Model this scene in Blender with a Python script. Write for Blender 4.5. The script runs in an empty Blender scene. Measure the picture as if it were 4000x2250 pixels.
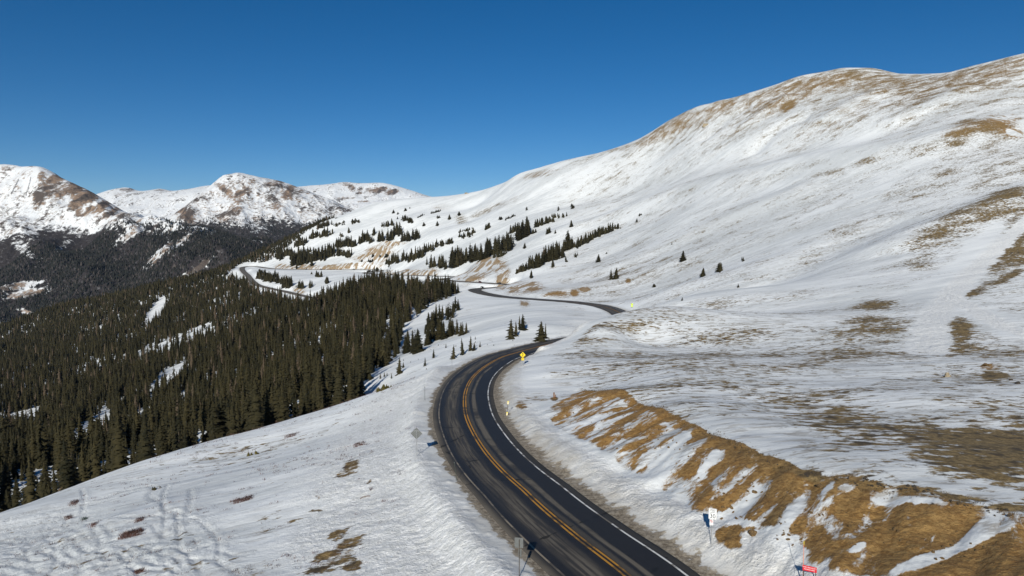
import bpy, bmesh, math, random
import numpy as np
from mathutils import Vector, Matrix

SC = bpy.context.scene
COL = SC.collection
random.seed(7)
RNG = np.random.default_rng(11)
R = math.radians

# ------------------------------------------------------------------ camera, sky, sun, exposure
W0, H0, FPX, HOR = 2576.0, 1449.0, 1739.0, 600.0        # photo units used for measuring, focal length, horizon row
PITCH = math.atan((H0 / 2 - HOR) / FPX)
cam = bpy.data.cameras.new('camera')
cam.sensor_width = 36.0
cam.lens = 36.0 * FPX / W0
cam.clip_start = 0.5
cam.clip_end = 60000
camo = bpy.data.objects.new('camera', cam)
COL.objects.link(camo)
camo.location = (0, 0, 0)
camo.rotation_euler = (math.pi / 2 - PITCH, 0, 0)
SC.camera = camo

SUN_EL, SUN_AZ = R(26.0), R(190.5)                      # azimuth clockwise from +Y (the view)
world = bpy.data.worlds.new('World')
SC.world = world
world.use_nodes = True
nt = world.node_tree
bg = nt.nodes['Background']
sky = nt.nodes.new('ShaderNodeTexSky')
sky.sky_type = 'NISHITA'
sky.sun_disc = False
sky.sun_elevation = SUN_EL
sky.sun_rotation = SUN_AZ
sky.altitude = 3600
sky.air_density = 1.0
sky.dust_density = 0.15
sky.ozone_density = 3.0
hsv = nt.nodes.new('ShaderNodeHueSaturation')              # thin, very clear air at 3600 m: deeper blue
hsv.inputs['Saturation'].default_value = 1.33
nt.links.new(sky.outputs[0], hsv.inputs['Color'])
nt.links.new(hsv.outputs[0], bg.inputs[0])
bg.inputs[1].default_value = 0.071

sl = bpy.data.lights.new('sun', 'SUN')
sl.energy = 4.75
sl.angle = R(0.5)
sl.color = (1.0, 0.962, 0.86)
slo = bpy.data.objects.new('sun', sl)
COL.objects.link(slo)
SV = Vector((math.sin(SUN_AZ) * math.cos(SUN_EL), math.cos(SUN_AZ) * math.cos(SUN_EL), math.sin(SUN_EL)))
slo.rotation_euler = SV.to_track_quat('Z', 'Y').to_euler()
slo.location = (0, -50, 200)

SC.view_settings.view_transform = 'Standard'
SC.view_settings.look = 'None'
SC.view_settings.exposure = 0.0
SC.view_settings.gamma = 1.0
SC.view_settings.use_curve_mapping = False
SC.cycles.max_bounces = 5
SC.cycles.diffuse_bounces = 2
SC.cycles.glossy_bounces = 2

Q = 1.0                                                   # mesh quality (1 = final)

# ------------------------------------------------------------------ helpers
SP, CP = math.sin(PITCH), math.cos(PITCH)

def ray(px, py):
    cx = (px - W0 / 2) / FPX
    cy = (H0 / 2 - py) / FPX
    return cx, CP + cy * SP, -SP + cy * CP

def P(px, py, d):
    x, y, z = ray(px, py)
    s = d / y
    return (x * s, d, z * s)

def project(x, y, z):
    """world -> photo units"""
    f = y * CP - z * SP
    u = y * SP + z * CP
    return W0 / 2 + FPX * x / f, H0 / 2 - FPX * u / f

def azr(px, d):
    x = (px - W0 / 2) / FPX * d
    return math.atan2(x, d), math.hypot(x, d)

_perm = np.random.default_rng(3).permutation(4096).astype(np.int64)
_ang = np.random.default_rng(4).random(4096) * 2 * np.pi
_gx, _gy = np.cos(_ang), np.sin(_ang)

def pnoise(x, y):
    xi = np.floor(x).astype(np.int64)
    yi = np.floor(y).astype(np.int64)
    fx, fy = x - xi, y - yi
    u = fx * fx * fx * (fx * (fx * 6 - 15) + 10)
    v = fy * fy * fy * (fy * (fy * 6 - 15) + 10)
    def g(ix, iy, dx, dy):
        h = _perm[(_perm[ix & 4095] + iy) & 4095]
        return _gx[h] * dx + _gy[h] * dy
    a = g(xi, yi, fx, fy)
    b = g(xi + 1, yi, fx - 1, fy)
    c = g(xi, yi + 1, fx, fy - 1)
    d = g(xi + 1, yi + 1, fx - 1, fy - 1)
    return ((a * (1 - u) + b * u) * (1 - v) + (c * (1 - u) + d * u) * v) * 1.5

def sstep(a, b, x):
    t = np.clip((x - a) / (b - a), 0, 1)
    return t * t * (3 - 2 * t)

def tag(o, label=None, cat=None, group=None, kind=None):
    if label: o['label'] = label
    if cat: o['category'] = cat
    if group: o['group'] = group
    if kind: o['kind'] = kind
    return o

def link(name, me, mat=None, parent=None):
    o = bpy.data.objects.new(name, me)
    if mat is not None:
        me.materials.clear()
        me.materials.append(mat)
    COL.objects.link(o)
    if parent is not None:
        o.parent = parent
    return o

def empty(name, loc, rz=0.0):
    o = bpy.data.objects.new(name, None)
    o.empty_display_size = 0.5
    o.location = loc
    o.rotation_euler = (0, 0, rz)
    COL.objects.link(o)
    return o

def children(o):
    return [c for c in COL.objects if c.parent is o]

def copy_tree(o, kids, parent=None):
    c = o.copy()
    COL.objects.link(c)
    c.parent = parent
    for k in kids.get(o, ()):
        copy_tree(k, kids, c)
    return c

def kids_of(root):
    m = {}
    for c in COL.objects:
        if c.parent is not None:
            m.setdefault(c.parent, []).append(c)
    return m

def np_mesh(name, V, F, smooth=True, attrs=None):
    """V (n,3); F (m,k) equal-sized faces"""
    me = bpy.data.meshes.new(name)
    V = np.ascontiguousarray(V, dtype=np.float32)
    F = np.ascontiguousarray(F, dtype=np.int32)
    n, (m, k) = len(V), F.shape
    me.vertices.add(n)
    me.vertices.foreach_set('co', V.ravel())
    me.loops.add(m * k)
    me.loops.foreach_set('vertex_index', F.ravel())
    me.polygons.add(m)
    me.polygons.foreach_set('loop_start', np.arange(0, m * k, k, dtype=np.int32))
    if smooth:
        me.polygons.foreach_set('use_smooth', np.ones(m, dtype=bool))
    for an, av in (attrs or {}).items():
        a = me.attributes.new(an, 'FLOAT', 'POINT')
        a.data.foreach_set('value', np.ascontiguousarray(av, dtype=np.float32).ravel())
    me.update(calc_edges=True)
    return me

# ------------------------------------------------------------------ material helpers
def new_mat(name):
    m = bpy.data.materials.new(name)
    m.use_nodes = True
    t = m.node_tree
    return m, t, t.nodes['Principled BSDF']

class NB:
    """small node builder"""
    def __init__(s, t): s.t = t
    def n(s, typ, **kw):
        nd = s.t.nodes.new(typ)
        for k, v in kw.items(): setattr(nd, k, v)
        return nd
    def set(s, sock, v):
        if hasattr(v, 'is_output') or isinstance(v, bpy.types.NodeSocket): s.t.links.new(v, sock)
        else: sock.default_value = v
    def math(s, op, a, b=0.0, c=None, clamp=False):
        nd = s.n('ShaderNodeMath', operation=op, use_clamp=clamp)
        s.set(nd.inputs[0], a); s.set(nd.inputs[1], b)
        if c is not None: s.set(nd.inputs[2], c)
        return nd.outputs[0]
    def attr(s, name):
        return s.n('ShaderNodeAttribute', attribute_name=name).outputs['Fac']
    def pos(s):
        return s.n('ShaderNodeNewGeometry').outputs['Position']
    def mapping(s, vec, scale=(1, 1, 1), rot=(0, 0, 0), loc=(0, 0, 0)):
        nd = s.n('ShaderNodeMapping', vector_type='TEXTURE')
        s.set(nd.inputs['Vector'], vec)
        nd.inputs['Scale'].default_value = scale
        nd.inputs['Rotation'].default_value = rot
        nd.inputs['Location'].default_value = loc
        return nd.outputs[0]
    def noise(s, vec, scale, detail=4, rough=0.55, dist=0.0):
        nd = s.n('ShaderNodeTexNoise')
        s.set(nd.inputs['Vector'], vec)
        nd.inputs['Scale'].default_value = scale
        nd.inputs['Detail'].default_value = detail
        nd.inputs['Roughness'].default_value = rough
        nd.inputs['Distortion'].default_value = dist
        return s.math('ADD', s.math('MULTIPLY', s.math('SUBTRACT', nd.outputs['Fac'], 0.5), 1.9), 0.5)
    def smooth(s, x, a, b, lo=0.0, hi=1.0):
        nd = s.n('ShaderNodeMapRange', interpolation_type='SMOOTHSTEP')
        s.set(nd.inputs['Value'], x)
        s.set(nd.inputs['From Min'], a); s.set(nd.inputs['From Max'], b)
        nd.inputs['To Min'].default_value = lo; nd.inputs['To Max'].default_value = hi
        return nd.outputs[0]
    def mix(s, f, a, b):
        nd = s.n('ShaderNodeMix', data_type='RGBA')
        s.set(nd.inputs[0], f)
        for i, v in ((6, a), (7, b)):
            if isinstance(v, tuple): nd.inputs[i].default_value = (*v, 1.0)
            else: s.t.links.new(v, nd.inputs[i])
        return nd.outputs[2]
    def bump(s, h, dist, strength=1.0, normal=None):
        nd = s.n('ShaderNodeBump')
        s.set(nd.inputs['Height'], h)
        nd.inputs['Distance'].default_value = dist
        s.set(nd.inputs['Strength'], strength)
        if normal is not None: s.t.links.new(normal, nd.inputs['Normal'])
        return nd.outputs[0]

def plain(name, col, rough=0.6, metal=0.0, var=0.0, scale=6.0, spec=0.4):
    """painted / metal / plastic surface with slight procedural unevenness"""
    m, t, b = new_mat(name)
    nb = NB(t)
    tc = nb.n('ShaderNodeTexCoord').outputs['Object']
    n = nb.noise(tc, scale, 5, 0.6)
    v = max(var, 0.06)
    c = nb.mix(nb.smooth(n, 0.3, 0.7), tuple(x * (1 - v) for x in col), tuple(min(1, x * (1 + v)) for x in col))
    t.links.new(c, b.inputs['Base Color'])
    nb.set(b.inputs['Roughness'], nb.smooth(n, 0.2, 0.8, max(0.05, rough - 0.1), min(1, rough + 0.1)))
    b.inputs['Metallic'].default_value = metal
    b.inputs['Specular IOR Level'].default_value = spec
    return m

# ------------------------------------------------------------------ the mountain road: (photo x, photo y, metres ahead)
ROAD = [(2640,2620,14),(2180,2010,22),(1850,1710,28.6),(1703,1563,33),(1580,1449,38),(1463,1357,43.3),(1392,1300,47.6),(1355,1268,50.4),(1318.6,1235,53.8),(1261.6,1182,59.6),
 (1219.6,1134,66.2),(1189.6,1086,74.3),(1173,1047,82.3),(1168.6,1011,91),(1171.6,984,99),(1183.6,957,109),(1201.6,936,118),
 (1225.6,918,127),(1261.6,898.7,138),(1306.6,885,147),(1351.6,873,156),(1393.6,862.7,164.5),(1432,855,172.5),(1475,847,186),(1513,839,203),(1540,832,224),
 (1548,820,252),(1556,807,285),(1566,796,312),(1556,787,335),(1533,775,358),(1500,768,385),(1450,761.5,412),(1416,758,425),(1341,753,452),(1266,747,490),
 (1228.5,741,520),(1203,734.5,552),(1194,729.5,580),(1202,726.6,600),(1222,724.8,620),(1250,723.4,645),(1278,721,680),(1284,718,708),(1268,715.2,724),(1248.5,713.8,730),(1211,711.6,755),
 (1153.5,708.3,795),(1122,704.8,830),(1112,702.8,855),(1120,701.3,872),(1138,699.3,895),(1151,697.6,918),(1148,696.3,942),(1116,695.4,968),
 (1041,693.3,1030),(966,691.3,1090),(930,688.8,1130),(919,687.0,1158),(926,685.4,1188),(948,683.7,1225),(966,681.6,1275),(960,679.9,1318),(930,678.9,1350),
 (815,678.8,1400),(740,678,1440),(690,676.6,1490),(660,673,1560),(643,670.9,1620),(625,670.6,1640),(612,672.5,1610),(609,677,1550),(613,684,1460),(622.7,693,1370),
 (635,708,1230),(650,718,1160),(690,728,1090),(715,733,1060),(752,742,1010),(800,752,960)]

def catmull(pts, step_fn):
    pts = np.array(pts, float)
    out = []
    for i in range(len(pts) - 1):
        p0, p1, p2, p3 = pts[max(i - 1, 0)], pts[i], pts[i + 1], pts[min(i + 2, len(pts) - 1)]
        L = np.linalg.norm(p2 - p1)
        n = max(2, int(L / step_fn(p1)))
        # centripetal
        a = lambda A, B: max(np.linalg.norm(B - A), 1e-6) ** 0.5
        t0 = 0; t1 = t0 + a(p0, p1) if i else -1e-6; t2 = t1 + a(p1, p2); t3 = t2 + (a(p2, p3) if i + 2 < len(pts) else 1e-6)
        if i == 0: p0 = 2 * p1 - p2; t1 = a(p0, p1); t2 = t1 + a(p1, p2); t3 = t2 + a(p2, p3)
        if i + 2 >= len(pts): p3 = 2 * p2 - p1; t3 = t2 + a(p2, p3)
        for t in np.linspace(t1, t2, n, endpoint=False):
            A1 = (t1 - t) / (t1 - t0) * p0 + (t - t0) / (t1 - t0) * p1
            A2 = (t2 - t) / (t2 - t1) * p1 + (t - t1) / (t2 - t1) * p2
            A3 = (t3 - t) / (t3 - t2) * p2 + (t - t2) / (t3 - t2) * p3
            B1 = (t2 - t) / (t2 - t0) * A1 + (t - t0) / (t2 - t0) * A2
            B2 = (t3 - t) / (t3 - t1) * A2 + (t - t1) / (t3 - t1) * A3
            out.append((t2 - t) / (t2 - t1) * B1 + (t - t1) / (t2 - t1) * B2)
    out.append(pts[-1])
    return np.array(out)

road_c = catmull([P(*q) for q in ROAD], lambda p: 0.8 if p[1] < 180 else 2.5)
# even out the height along the way so that the road has a steady grade
for _ in range(60):
    z = road_c[:, 2].copy()
    z[1:-1] = 0.25 * z[:-2] + 0.5 * z[1:-1] + 0.25 * z[2:]
    road_c[:, 2] = z
road_tan = np.gradient(road_c[:, :2], axis=0)
road_tan /= np.linalg.norm(road_tan, axis=1)[:, None] + 1e-9
for _ in range(4):
    tt = road_tan.copy()
    tt[1:-1] = road_tan[:-2] + 2 * road_tan[1:-1] + road_tan[2:]
    road_tan = tt / np.linalg.norm(tt, axis=1)[:, None]
road_nrm = np.stack([road_tan[:, 1], -road_tan[:, 0]], 1)       # to the right when heading away
road_s = np.concatenate([[0], np.cumsum(np.linalg.norm(np.diff(road_c[:, :2], axis=0), axis=1))])

# ------------------------------------------------------------------ terrain control points
CP_NEAR = [
 # left snow slope beside the near road
 (0,1449,56),(300,1449,50),(600,1449,46),(900,1449,43),(1200,1449,40.5),(1330,1449,39),(300,1300,66),(600,1250,67),(600,1150,92),(900,1150,71),(900,1300,54),
 (900,1060,97),(1050,1145,66.5),(1000,1050,90),(1055,1000,101),(1080,960,110),(150,1340,68),(1100,1250,54.5),(-250,1449,60),
 # its outer edge
 (-300,1440,64),(-150,1375,70),(0,1310,75),(200,1235,84),(400,1152,95),(560,1100,106),(700,1062,118),(820,1026,123),(920,991,126),(1000,965,124),(1060,946,120),(1098,926,119),
 # cut slope right: crest
 (1470,985,93),(1560,980,84),(1620,1015,76),(1700,1050,66),(1775,1085,59.5),(1850,1120,54),(1930,1155,49.5),(2010,1190,45.5),(2100,1207,43.5),(2190,1222,41.8),(2300,1240,40.2),(2400,1260,39),(2600,1300,36.5),(2900,1350,34.5),
 # toe
 (1370,1052,77),(1400,1075,73),(1470,1110,65),(1550,1150,58.5),(1625,1205,52.3),(1700,1260,47.5),(1780,1318,43),(1850,1370,39.6),(1930,1420,36.6),(2000,1470,33.8),(2200,1620,28),
 (2100,1300,39.3),(2000,1300,40),(2250,1350,36),(2400,1400,33.3),(1900,1250,44.5),(2560,1440,30.5),
 # right roadside
 (1316,912,123),(1290,960,104),(1400,900,126),(1400,940,106),(1390,1004,87),(1330,1060,76),(1280,1044,80.5),(1480,1130,62.3),(1640,1230,51),(1787,1372,40.5),(1810,1449,37.2),(1560,1190,56),(1470,950,104),
 # bench above the cut
 (1700,1010,72),(1700,950,92),(1700,900,117),(1700,850,152),(1600,900,126),(1550,940,104),(1600,860,150),
 (2000,1150,48.7),(2000,1100,56),(2000,1050,65.5),(2000,1000,78),(2000,950,95),(2000,900,118),(2000,850,147),
 (2300,1200,43),(2300,1100,56),(2300,1000,74),(2300,900,112),(2560,1250,39.8),(2560,1100,57),(2560,1000,76),(2560,900,110),
 (2900,1250,40),(2900,1000,75),(1850,1060,61),(1850,1000,77),
 (-450,1449,66),(-450,1250,170),(3100,1449,30),
]
CP_MID = [
 # hidden ground just behind the outer edge of the near slope, given as it would show
 (-300,1470,100),(0,1330,128),(200,1262,136),(400,1172,150),(560,1120,160),(700,1080,170),(820,1040,172),(920,1003,168),(1000,974,158),(1060,957,150),
 (-300,1300,230),(-300,1150,370),(-300,1000,650),(-300,905,1200),(-300,880,1700),
 (0,1200,300),(0,1100,470),(0,1000,700),(0,950,860),(0,900,1150),(0,870,1450),(0,846,1800),
 (200,1180,265),(200,1100,390),(200,1000,600),(200,900,960),(200,850,1220),(200,800,1480),
 (400,1100,255),(400,1000,470),(400,900,780),(400,850,950),(400,800,1150),(400,750,1400),(400,724,1540),
 (560,1000,370),(560,900,600),(560,850,740),(560,800,900),(560,750,1150),(585,702,1470),(600,722,1320),(640,765,1010),
 (700,1000,265),(700,900,470),(700,850,630),(700,800,790),(700,757,950),
 (900,950,215),(900,900,300),(900,850,400),(900,800,520),(900,750,690),(900,720,850),(900,700,1000),(800,770,860),
 (1050,915,188),(1050,887,245),(1050,850,315),(1050,800,425),(1050,760,535),(1050,735,640),(1050,712,790),
 (1150,880,215),(1150,850,285),(1150,800,375),(1150,760,465),(1150,738,560),
 (1280,850,194),(1280,820,248),(1280,790,318),(1280,765,405),(1400,850,188),(1400,820,243),(1400,790,308),(1400,768,390),(1480,812,272),(1480,785,335),
 # knoll that hides the road
 (1397,866,158),(1440,832,162),(1480,814,168),(1520,807,178),(1550,803,192),(1576,794,212),(1620,779,250),(1660,770,272),(1450,850,150),(1520,830,150),
 # right hillside
 (1700,800,212),(1700,760,285),(1700,720,370),(1700,650,500),(1700,550,690),(1700,450,930),(1700,350,1150),
 (2000,780,200),(2000,700,300),(2000,600,420),(2000,500,560),(2000,400,720),(2000,300,900),(2000,230,1020),
 (2300,800,163),(2300,700,240),(2300,600,325),(2300,500,430),(2300,400,550),(2300,300,700),(2300,210,890),
 (2560,800,155),(2560,700,210),(2560,600,280),(2560,500,360),(2560,400,460),(2560,300,600),(2560,200,760),
 (2900,800,150),(2900,600,260),(2900,400,430),(2900,200,720),(3300,700,200),(3300,400,400),(3300,200,640),
 (1620,750,400),(1600,735,440),(1550,725,470),(1500,700,550),(1500,650,680),(1500,600,820),(1500,550,950),(1500,500,1080),(1500,450,1200),(1500,400,1310),
 # cut noses along the far road
 (1420,728,480),(1350,716,560),(1305,711,610),(1292,707,645),(1310,690,690),(1350,690,650),(1350,650,790),(1350,600,930),(1350,550,1080),(1350,500,1230),(1350,455,1340),
 (1165,694,840),(1200,688,835),(1235,690,790),(1200,660,930),(1200,640,990),(1250,640,955),(1200,600,1120),(1200,550,1350),(1200,515,1560),
 (1050,670,1110),(1050,640,1200),(1050,600,1300),(1050,550,1500),(1050,515,1720),
 (900,660,1400),(900,640,1450),(900,600,1540),(900,560,1680),(760,660,1500),(760,630,1580),(760,600,1670),(680,655,1610),
 (1000,688,1180),(860,686,1330),(760,690,1300),(700,700,1220),
]
# silhouette of the near hills; a falling back side is added behind each point
SIL = [(2900,95,800),(2700,118,830),(2576,135,860),(2520,148,880),(2450,165,900),(2380,182,930),(2300,184,980),(2235,184,1020),(2200,173,1050),(2160,171,1055),(2110,172,1060),(2080,180,1070),(2020,190,1080),
 (1950,213,1110),(1870,240,1150),(1832,257,1172),(1810,252,1160),(1750,272,1200),(1690,300,1250),(1650,324,1270),(1600,352,1310),(1540,375,1350),(1400,410,1450),(1300,440,1560),
 (1250,465,1650),(1180,484,1750),(1090,497,1850),(1000,500,1870),(940,509,1850),(900,527,1820),(850,545,1790),(800,562,1770),(760,584,1750),(690,622,1720),(620,653,1710),
 (560,681,1660),(500,702,1620),(430,714,1590),(300,746,1620),(200,764,1690),(130,783,1750),(0,846,1840),(-150,880,1880)]

def tps_sheet(pts, az, v, n_az, n_v, lam=2e-5):
    """pts: (photo x, photo y, metres ahead); returns z / r on the grid az x v, by a thin-plate spline in (azimuth, ln r)"""
    A = np.array([P(*q) for q in pts])
    r = np.hypot(A[:, 0], A[:, 1])
    u = np.arctan2(A[:, 0], A[:, 1]); w = np.log(r); t = A[:, 2] / r
    N = len(u)
    def U(d2): return np.where(d2 > 1e-14, 0.5 * d2 * np.log(np.maximum(d2, 1e-14)), 0.0)
    K = U((u[:, None] - u) ** 2 + (w[:, None] - w) ** 2) + lam * np.eye(N)
    Pm = np.stack([np.ones(N), u, w], 1)
    M = np.zeros((N + 3, N + 3)); M[:N, :N] = K; M[:N, N:] = Pm; M[N:, :N] = Pm.T
    c = np.linalg.solve(M, np.concatenate([t, np.zeros(3)]))
    ca = np.linspace(az.min(), az.max(), n_az); cv = np.linspace(v.min(), v.max(), n_v)
    G = np.zeros((n_v, n_az))
    for i in range(n_v):
        d2 = (ca[:, None] - u) ** 2 + (cv[i] - w) ** 2
        G[i] = U(d2) @ c[:N] + c[N] + c[N + 1] * ca + c[N + 2] * cv[i]
    def cub(x, g):
        h = g[1] - g[0]; f = (x - g[0]) / h
        i = np.clip(np.floor(f).astype(int), 0, len(g) - 2); f = f - i
        Wm = np.zeros((len(x), len(g)))
        ws = (-0.5 * f + f * f - 0.5 * f ** 3, 1 - 2.5 * f * f + 1.5 * f ** 3, 0.5 * f + 2 * f * f - 1.5 * f ** 3, -0.5 * f * f + 0.5 * f ** 3)
        for k, wk in zip((-1, 0, 1, 2), ws):
            np.add.at(Wm, (np.arange(len(x)), np.clip(i + k, 0, len(g) - 1)), wk)
        return Wm
    return cub(v, cv) @ G @ cub(az, ca).T

pts = list(CP_NEAR) + list(CP_MID)
pts += SIL
for (px, py, d) in SIL:
    pts.append((px, py + 14, d * 1.08)); pts.append((px, py + 60, d * 1.25)); pts.append((px, py + 130, d * 1.6))
rs = road_c[(road_c[:, 1] > 30)]
for i in range(0, len(rs), 5):
    x, y, z = rs[i]
    px, py = project(x, y, z)
    pts.append((px, py, y))

n_in, n_out = int(1080 * Q), 60
AZ = np.concatenate([np.linspace(R(-78), R(-41), n_out, endpoint=False), np.linspace(R(-41), R(41), n_in, endpoint=False), np.linspace(R(41), R(78), n_out)])
LV = np.concatenate([np.linspace(math.log(7), math.log(31), 40, endpoint=False), np.linspace(math.log(31), math.log(2050), int(1150 * Q), endpoint=False), np.linspace(math.log(2050), math.log(3000), 50)])
T = tps_sheet(pts, np.clip(AZ, R(-52), R(54)), np.clip(LV, math.log(29), math.log(2900)), 330, 400)
RR = np.exp(LV)
Zg = T * np.maximum(RR, 29)[:, None]
Xg = RR[:, None] * np.sin(AZ)[None, :]
Yg = RR[:, None] * np.cos(AZ)[None, :]
NV, NA = Zg.shape

def window(x, y, rad):
    r = math.hypot(x, y); a = math.atan2(x, y)
    da = math.asin(min(1, rad / r)) if r > rad else math.pi
    i0 = np.searchsorted(LV, math.log(max(r - rad, 1e-3))); i1 = np.searchsorted(LV, math.log(r + rad))
    j0 = np.searchsorted(AZ, a - da); j1 = np.searchsorted(AZ, a + da)
    return slice(i0, i1), slice(j0, j1)

def line_field(C, rad):
    """nearest distance of every grid vertex to the polyline C (n, 2+), its signed side, and the fractional point index"""
    D = np.full(Zg.shape, 1e9); S = np.zeros(Zg.shape); K = np.zeros(Zg.shape)
    for k in range(len(C) - 1):
        a, b = C[k, :2], C[k + 1, :2]
        L = np.linalg.norm(b - a)
        if L < 1e-6: continue
        m = (a + b) / 2
        si, sj = window(m[0], m[1], rad + L / 2)
        if si.stop <= si.start or sj.stop <= sj.start: continue
        x = Xg[si, sj] - a[0]; y = Yg[si, sj] - a[1]
        d = (b - a) / L
        t = np.clip((x * d[0] + y * d[1]) / L, 0, 1)
        ex = x - t * L * d[0]; ey = y - t * L * d[1]
        dist = np.hypot(ex, ey)
        side = np.where(x * d[1] - y * d[0] > 0, 1.0, -1.0)
        sub = D[si, sj]
        w = dist < sub
        D[si, sj] = np.where(w, dist, sub)
        S[si, sj] = np.where(w, side, S[si, sj])
        K[si, sj] = np.where(w, k + t, K[si, sj])
    return D, S, K

# natural unevenness of the ground, in octaves cut off where the grid is too coarse
cell = np.maximum(RR[:, None] * np.gradient(LV)[:, None], RR[:, None] * np.gradient(AZ)[None, :])
wind = (1.0, 0.14)
xr = Xg * wind[0] + Yg * wind[1]; yr = -Xg * wind[1] + Yg * wind[0]
near_f = 1.0
for lam, amp, st in ((170, 2.2, 1.3), (70, 0.9, 1.6), (28, 0.36, 2.0), (11, 0.15, 2.4), (4.6, 0.08, 2.6), (1.9, 0.042, 2.4), (0.8, 0.02, 1.8)):
    fade = sstep(1.6, 3.5, lam / cell)
    far = sstep(lam * 1.2, lam * 4.0, RR)[:, None] if lam > 20 else 1.0
    Zg = Zg + amp * fade * far * pnoise(xr / (lam * st) + lam * 3.1, yr / lam + 7.7)

# broad folds of the right-hand hillside: swells and swales along the slope (metres ahead given, so that they are fixed in the ground)
def swell(line, hh, ww):
    global Zg
    C = catmull(np.array([P(*q) for q in line]), lambda p: 25.0)
    D, _, K = line_field(C, ww * 2.4)
    u = K / max(1, len(C) - 1)
    Zg = Zg + np.where(D < 1e8, hh * np.exp(-(D / ww) ** 2) * sstep(0, 0.15, u) * (1 - sstep(0.85, 1, u)), 0)
swell([(1290,620,900),(1450,565,920),(1600,520,880),(1760,485,800),(1900,455,720),(2080,435,650),(2300,380,580),(2480,310,590),(2650,280,590)], 9.0, 38)
swell([(1330,520,1200),(1500,480,1120),(1650,440,1010),(1900,390,860),(2200,350,720),(2450,260,720)], -9.0, 46)
swell([(1480,690,570),(1700,600,590),(1900,520,590),(2100,470,560)], 4.0, 30)
swell([(1700,760,285),(1850,720,300),(2000,680,325),(2150,610,370),(2300,540,390)], -3.2, 17)
swell([(2200,650,300),(2290,600,325),(2400,545,340),(2576,485,370),(2750,440,390)], 3.6, 16)
swell([(2050,310,880),(1960,350,900),(1880,400,860)], -4.0, 14)
swell([(1900,270,1060),(1830,320,1060),(1760,370,1040)], -4.0, 16)
swell([(2000,250,1010),(1930,300,1000),(1860,350,980)], 5.0, 18)
swell([(2250,230,890),(2150,290,870),(2050,340,830)], 5.0, 20)
swell([(2450,230,780),(2330,290,740),(2200,340,730)], 4.5, 20)

RD, RS_, RK = line_field(road_c, 24.0)
ki = np.clip(RK.astype(int), 0, len(road_c) - 2)
kf = RK - ki
Zroad = road_c[ki, 2] * (1 - kf) + road_c[ki + 1, 2] * kf
farness = sstep(200, 420, np.hypot(Xg, Yg))
lumps = pnoise(Xg / 1.3, Yg / 1.3) * 0.5 + pnoise(Xg / 0.55 + 9, Yg / 0.55) * 0.3 * sstep(1.5, 3, 0.55 / cell)
near = RD < 23.5
edge_in = 4.5 + 0.35 * pnoise(Xg / 5, Yg / 5) + 1.9 * farness
edge_out = edge_in + 4.5 + 5.0 * farness
edge_out = np.where((RS_ > 0) & (Yg > 140) & (Yg < 300), edge_in + 2.2, edge_out)
blend = sstep(edge_in, edge_out, RD)
Znew = (Zroad - 0.09) * (1 - blend) + Zg * blend
bank_h = (0.42 + 0.25 * pnoise(Xg / 9 + 4, Yg / 9)) * (1 - 0.5 * farness)
bank = bank_h * np.exp(-((RD - 6.7) / 1.15) ** 2) * (1 + 0.25 * lumps)
bank_in = 0.10 * np.exp(-((RD - 5.2) / 0.5) ** 2) * np.clip(lumps, 0, 1) * 2
Zg = np.where(near, Znew + bank + bank_in, Zg)
# ploughed, clumpy snow thrown over the outer shoulder of the near road
rough = np.where(near, sstep(5.2, 6.4, RD) * (1 - sstep(13, 21, RD + 3 * pnoise(Xg / 6, Yg / 6))), 0) * (1 - farness)
rough = np.where((RS_ > 0) & near, rough * (1 - sstep(7.4, 9.4, RD)), rough)
Zg = Zg + rough * (0.055 * pnoise(Xg / 0.9, Yg / 0.7) + 0.06 * np.abs(pnoise(Xg / 0.45 + 3, Yg / 0.38))) * sstep(1.2, 2.5, 0.6 / cell)

def tgrid(): return Zg / RR[:, None]

def ground(x, y):
    """height of the sheet at world (x, y), arrays allowed"""
    x = np.atleast_1d(np.asarray(x, float)); y = np.atleast_1d(np.asarray(y, float))
    a = np.arctan2(x, y); w = np.log(np.maximum(np.hypot(x, y), 7.01))
    j = np.clip(np.searchsorted(AZ, a) - 1, 0, NA - 2); i = np.clip(np.searchsorted(LV, w) - 1, 0, NV - 2)
    fa = np.clip((a - AZ[j]) / (AZ[j + 1] - AZ[j]), 0, 1); fv = np.clip((w - LV[i]) / (LV[i + 1] - LV[i]), 0, 1)
    return (Zg[i, j] * (1 - fa) * (1 - fv) + Zg[i, j + 1] * fa * (1 - fv) + Zg[i + 1, j] * (1 - fa) * fv + Zg[i + 1, j + 1] * fa * fv)

_tmax = None
def horizon_reset():
    global _tmax
    _tmax = np.maximum.accumulate(tgrid(), axis=0)
horizon_reset()

def hit(px, py, rmin=25.0):
    """the first point of the ground that the photo shows at (px, py)"""
    x, y, z = ray(px, py)
    a = math.atan2(x, y); t = z / math.hypot(x, y)
    j = int(np.clip(np.searchsorted(AZ, a), 1, NA - 1))
    fa = (a - AZ[j - 1]) / (AZ[j] - AZ[j - 1])
    col = (Zg[:, j - 1] * (1 - fa) + Zg[:, j] * fa) / RR
    ok = np.nonzero((col >= t) & (RR > rmin))[0]
    if len(ok) == 0: return None
    i = ok[0]
    if i > 0 and col[i] > col[i - 1]:
        f = (t - col[i - 1]) / (col[i] - col[i - 1])
        r = RR[i - 1] + (RR[i] - RR[i - 1]) * min(max(f, 0), 1)
    else: r = RR[i]
    return np.array([r * math.sin(a), r * math.cos(a), t * r])

def hitd(px, py):
    return next((q for q in (hit(px, py + e) for e in range(0, 60, 2)) if q is not None), None)

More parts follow.
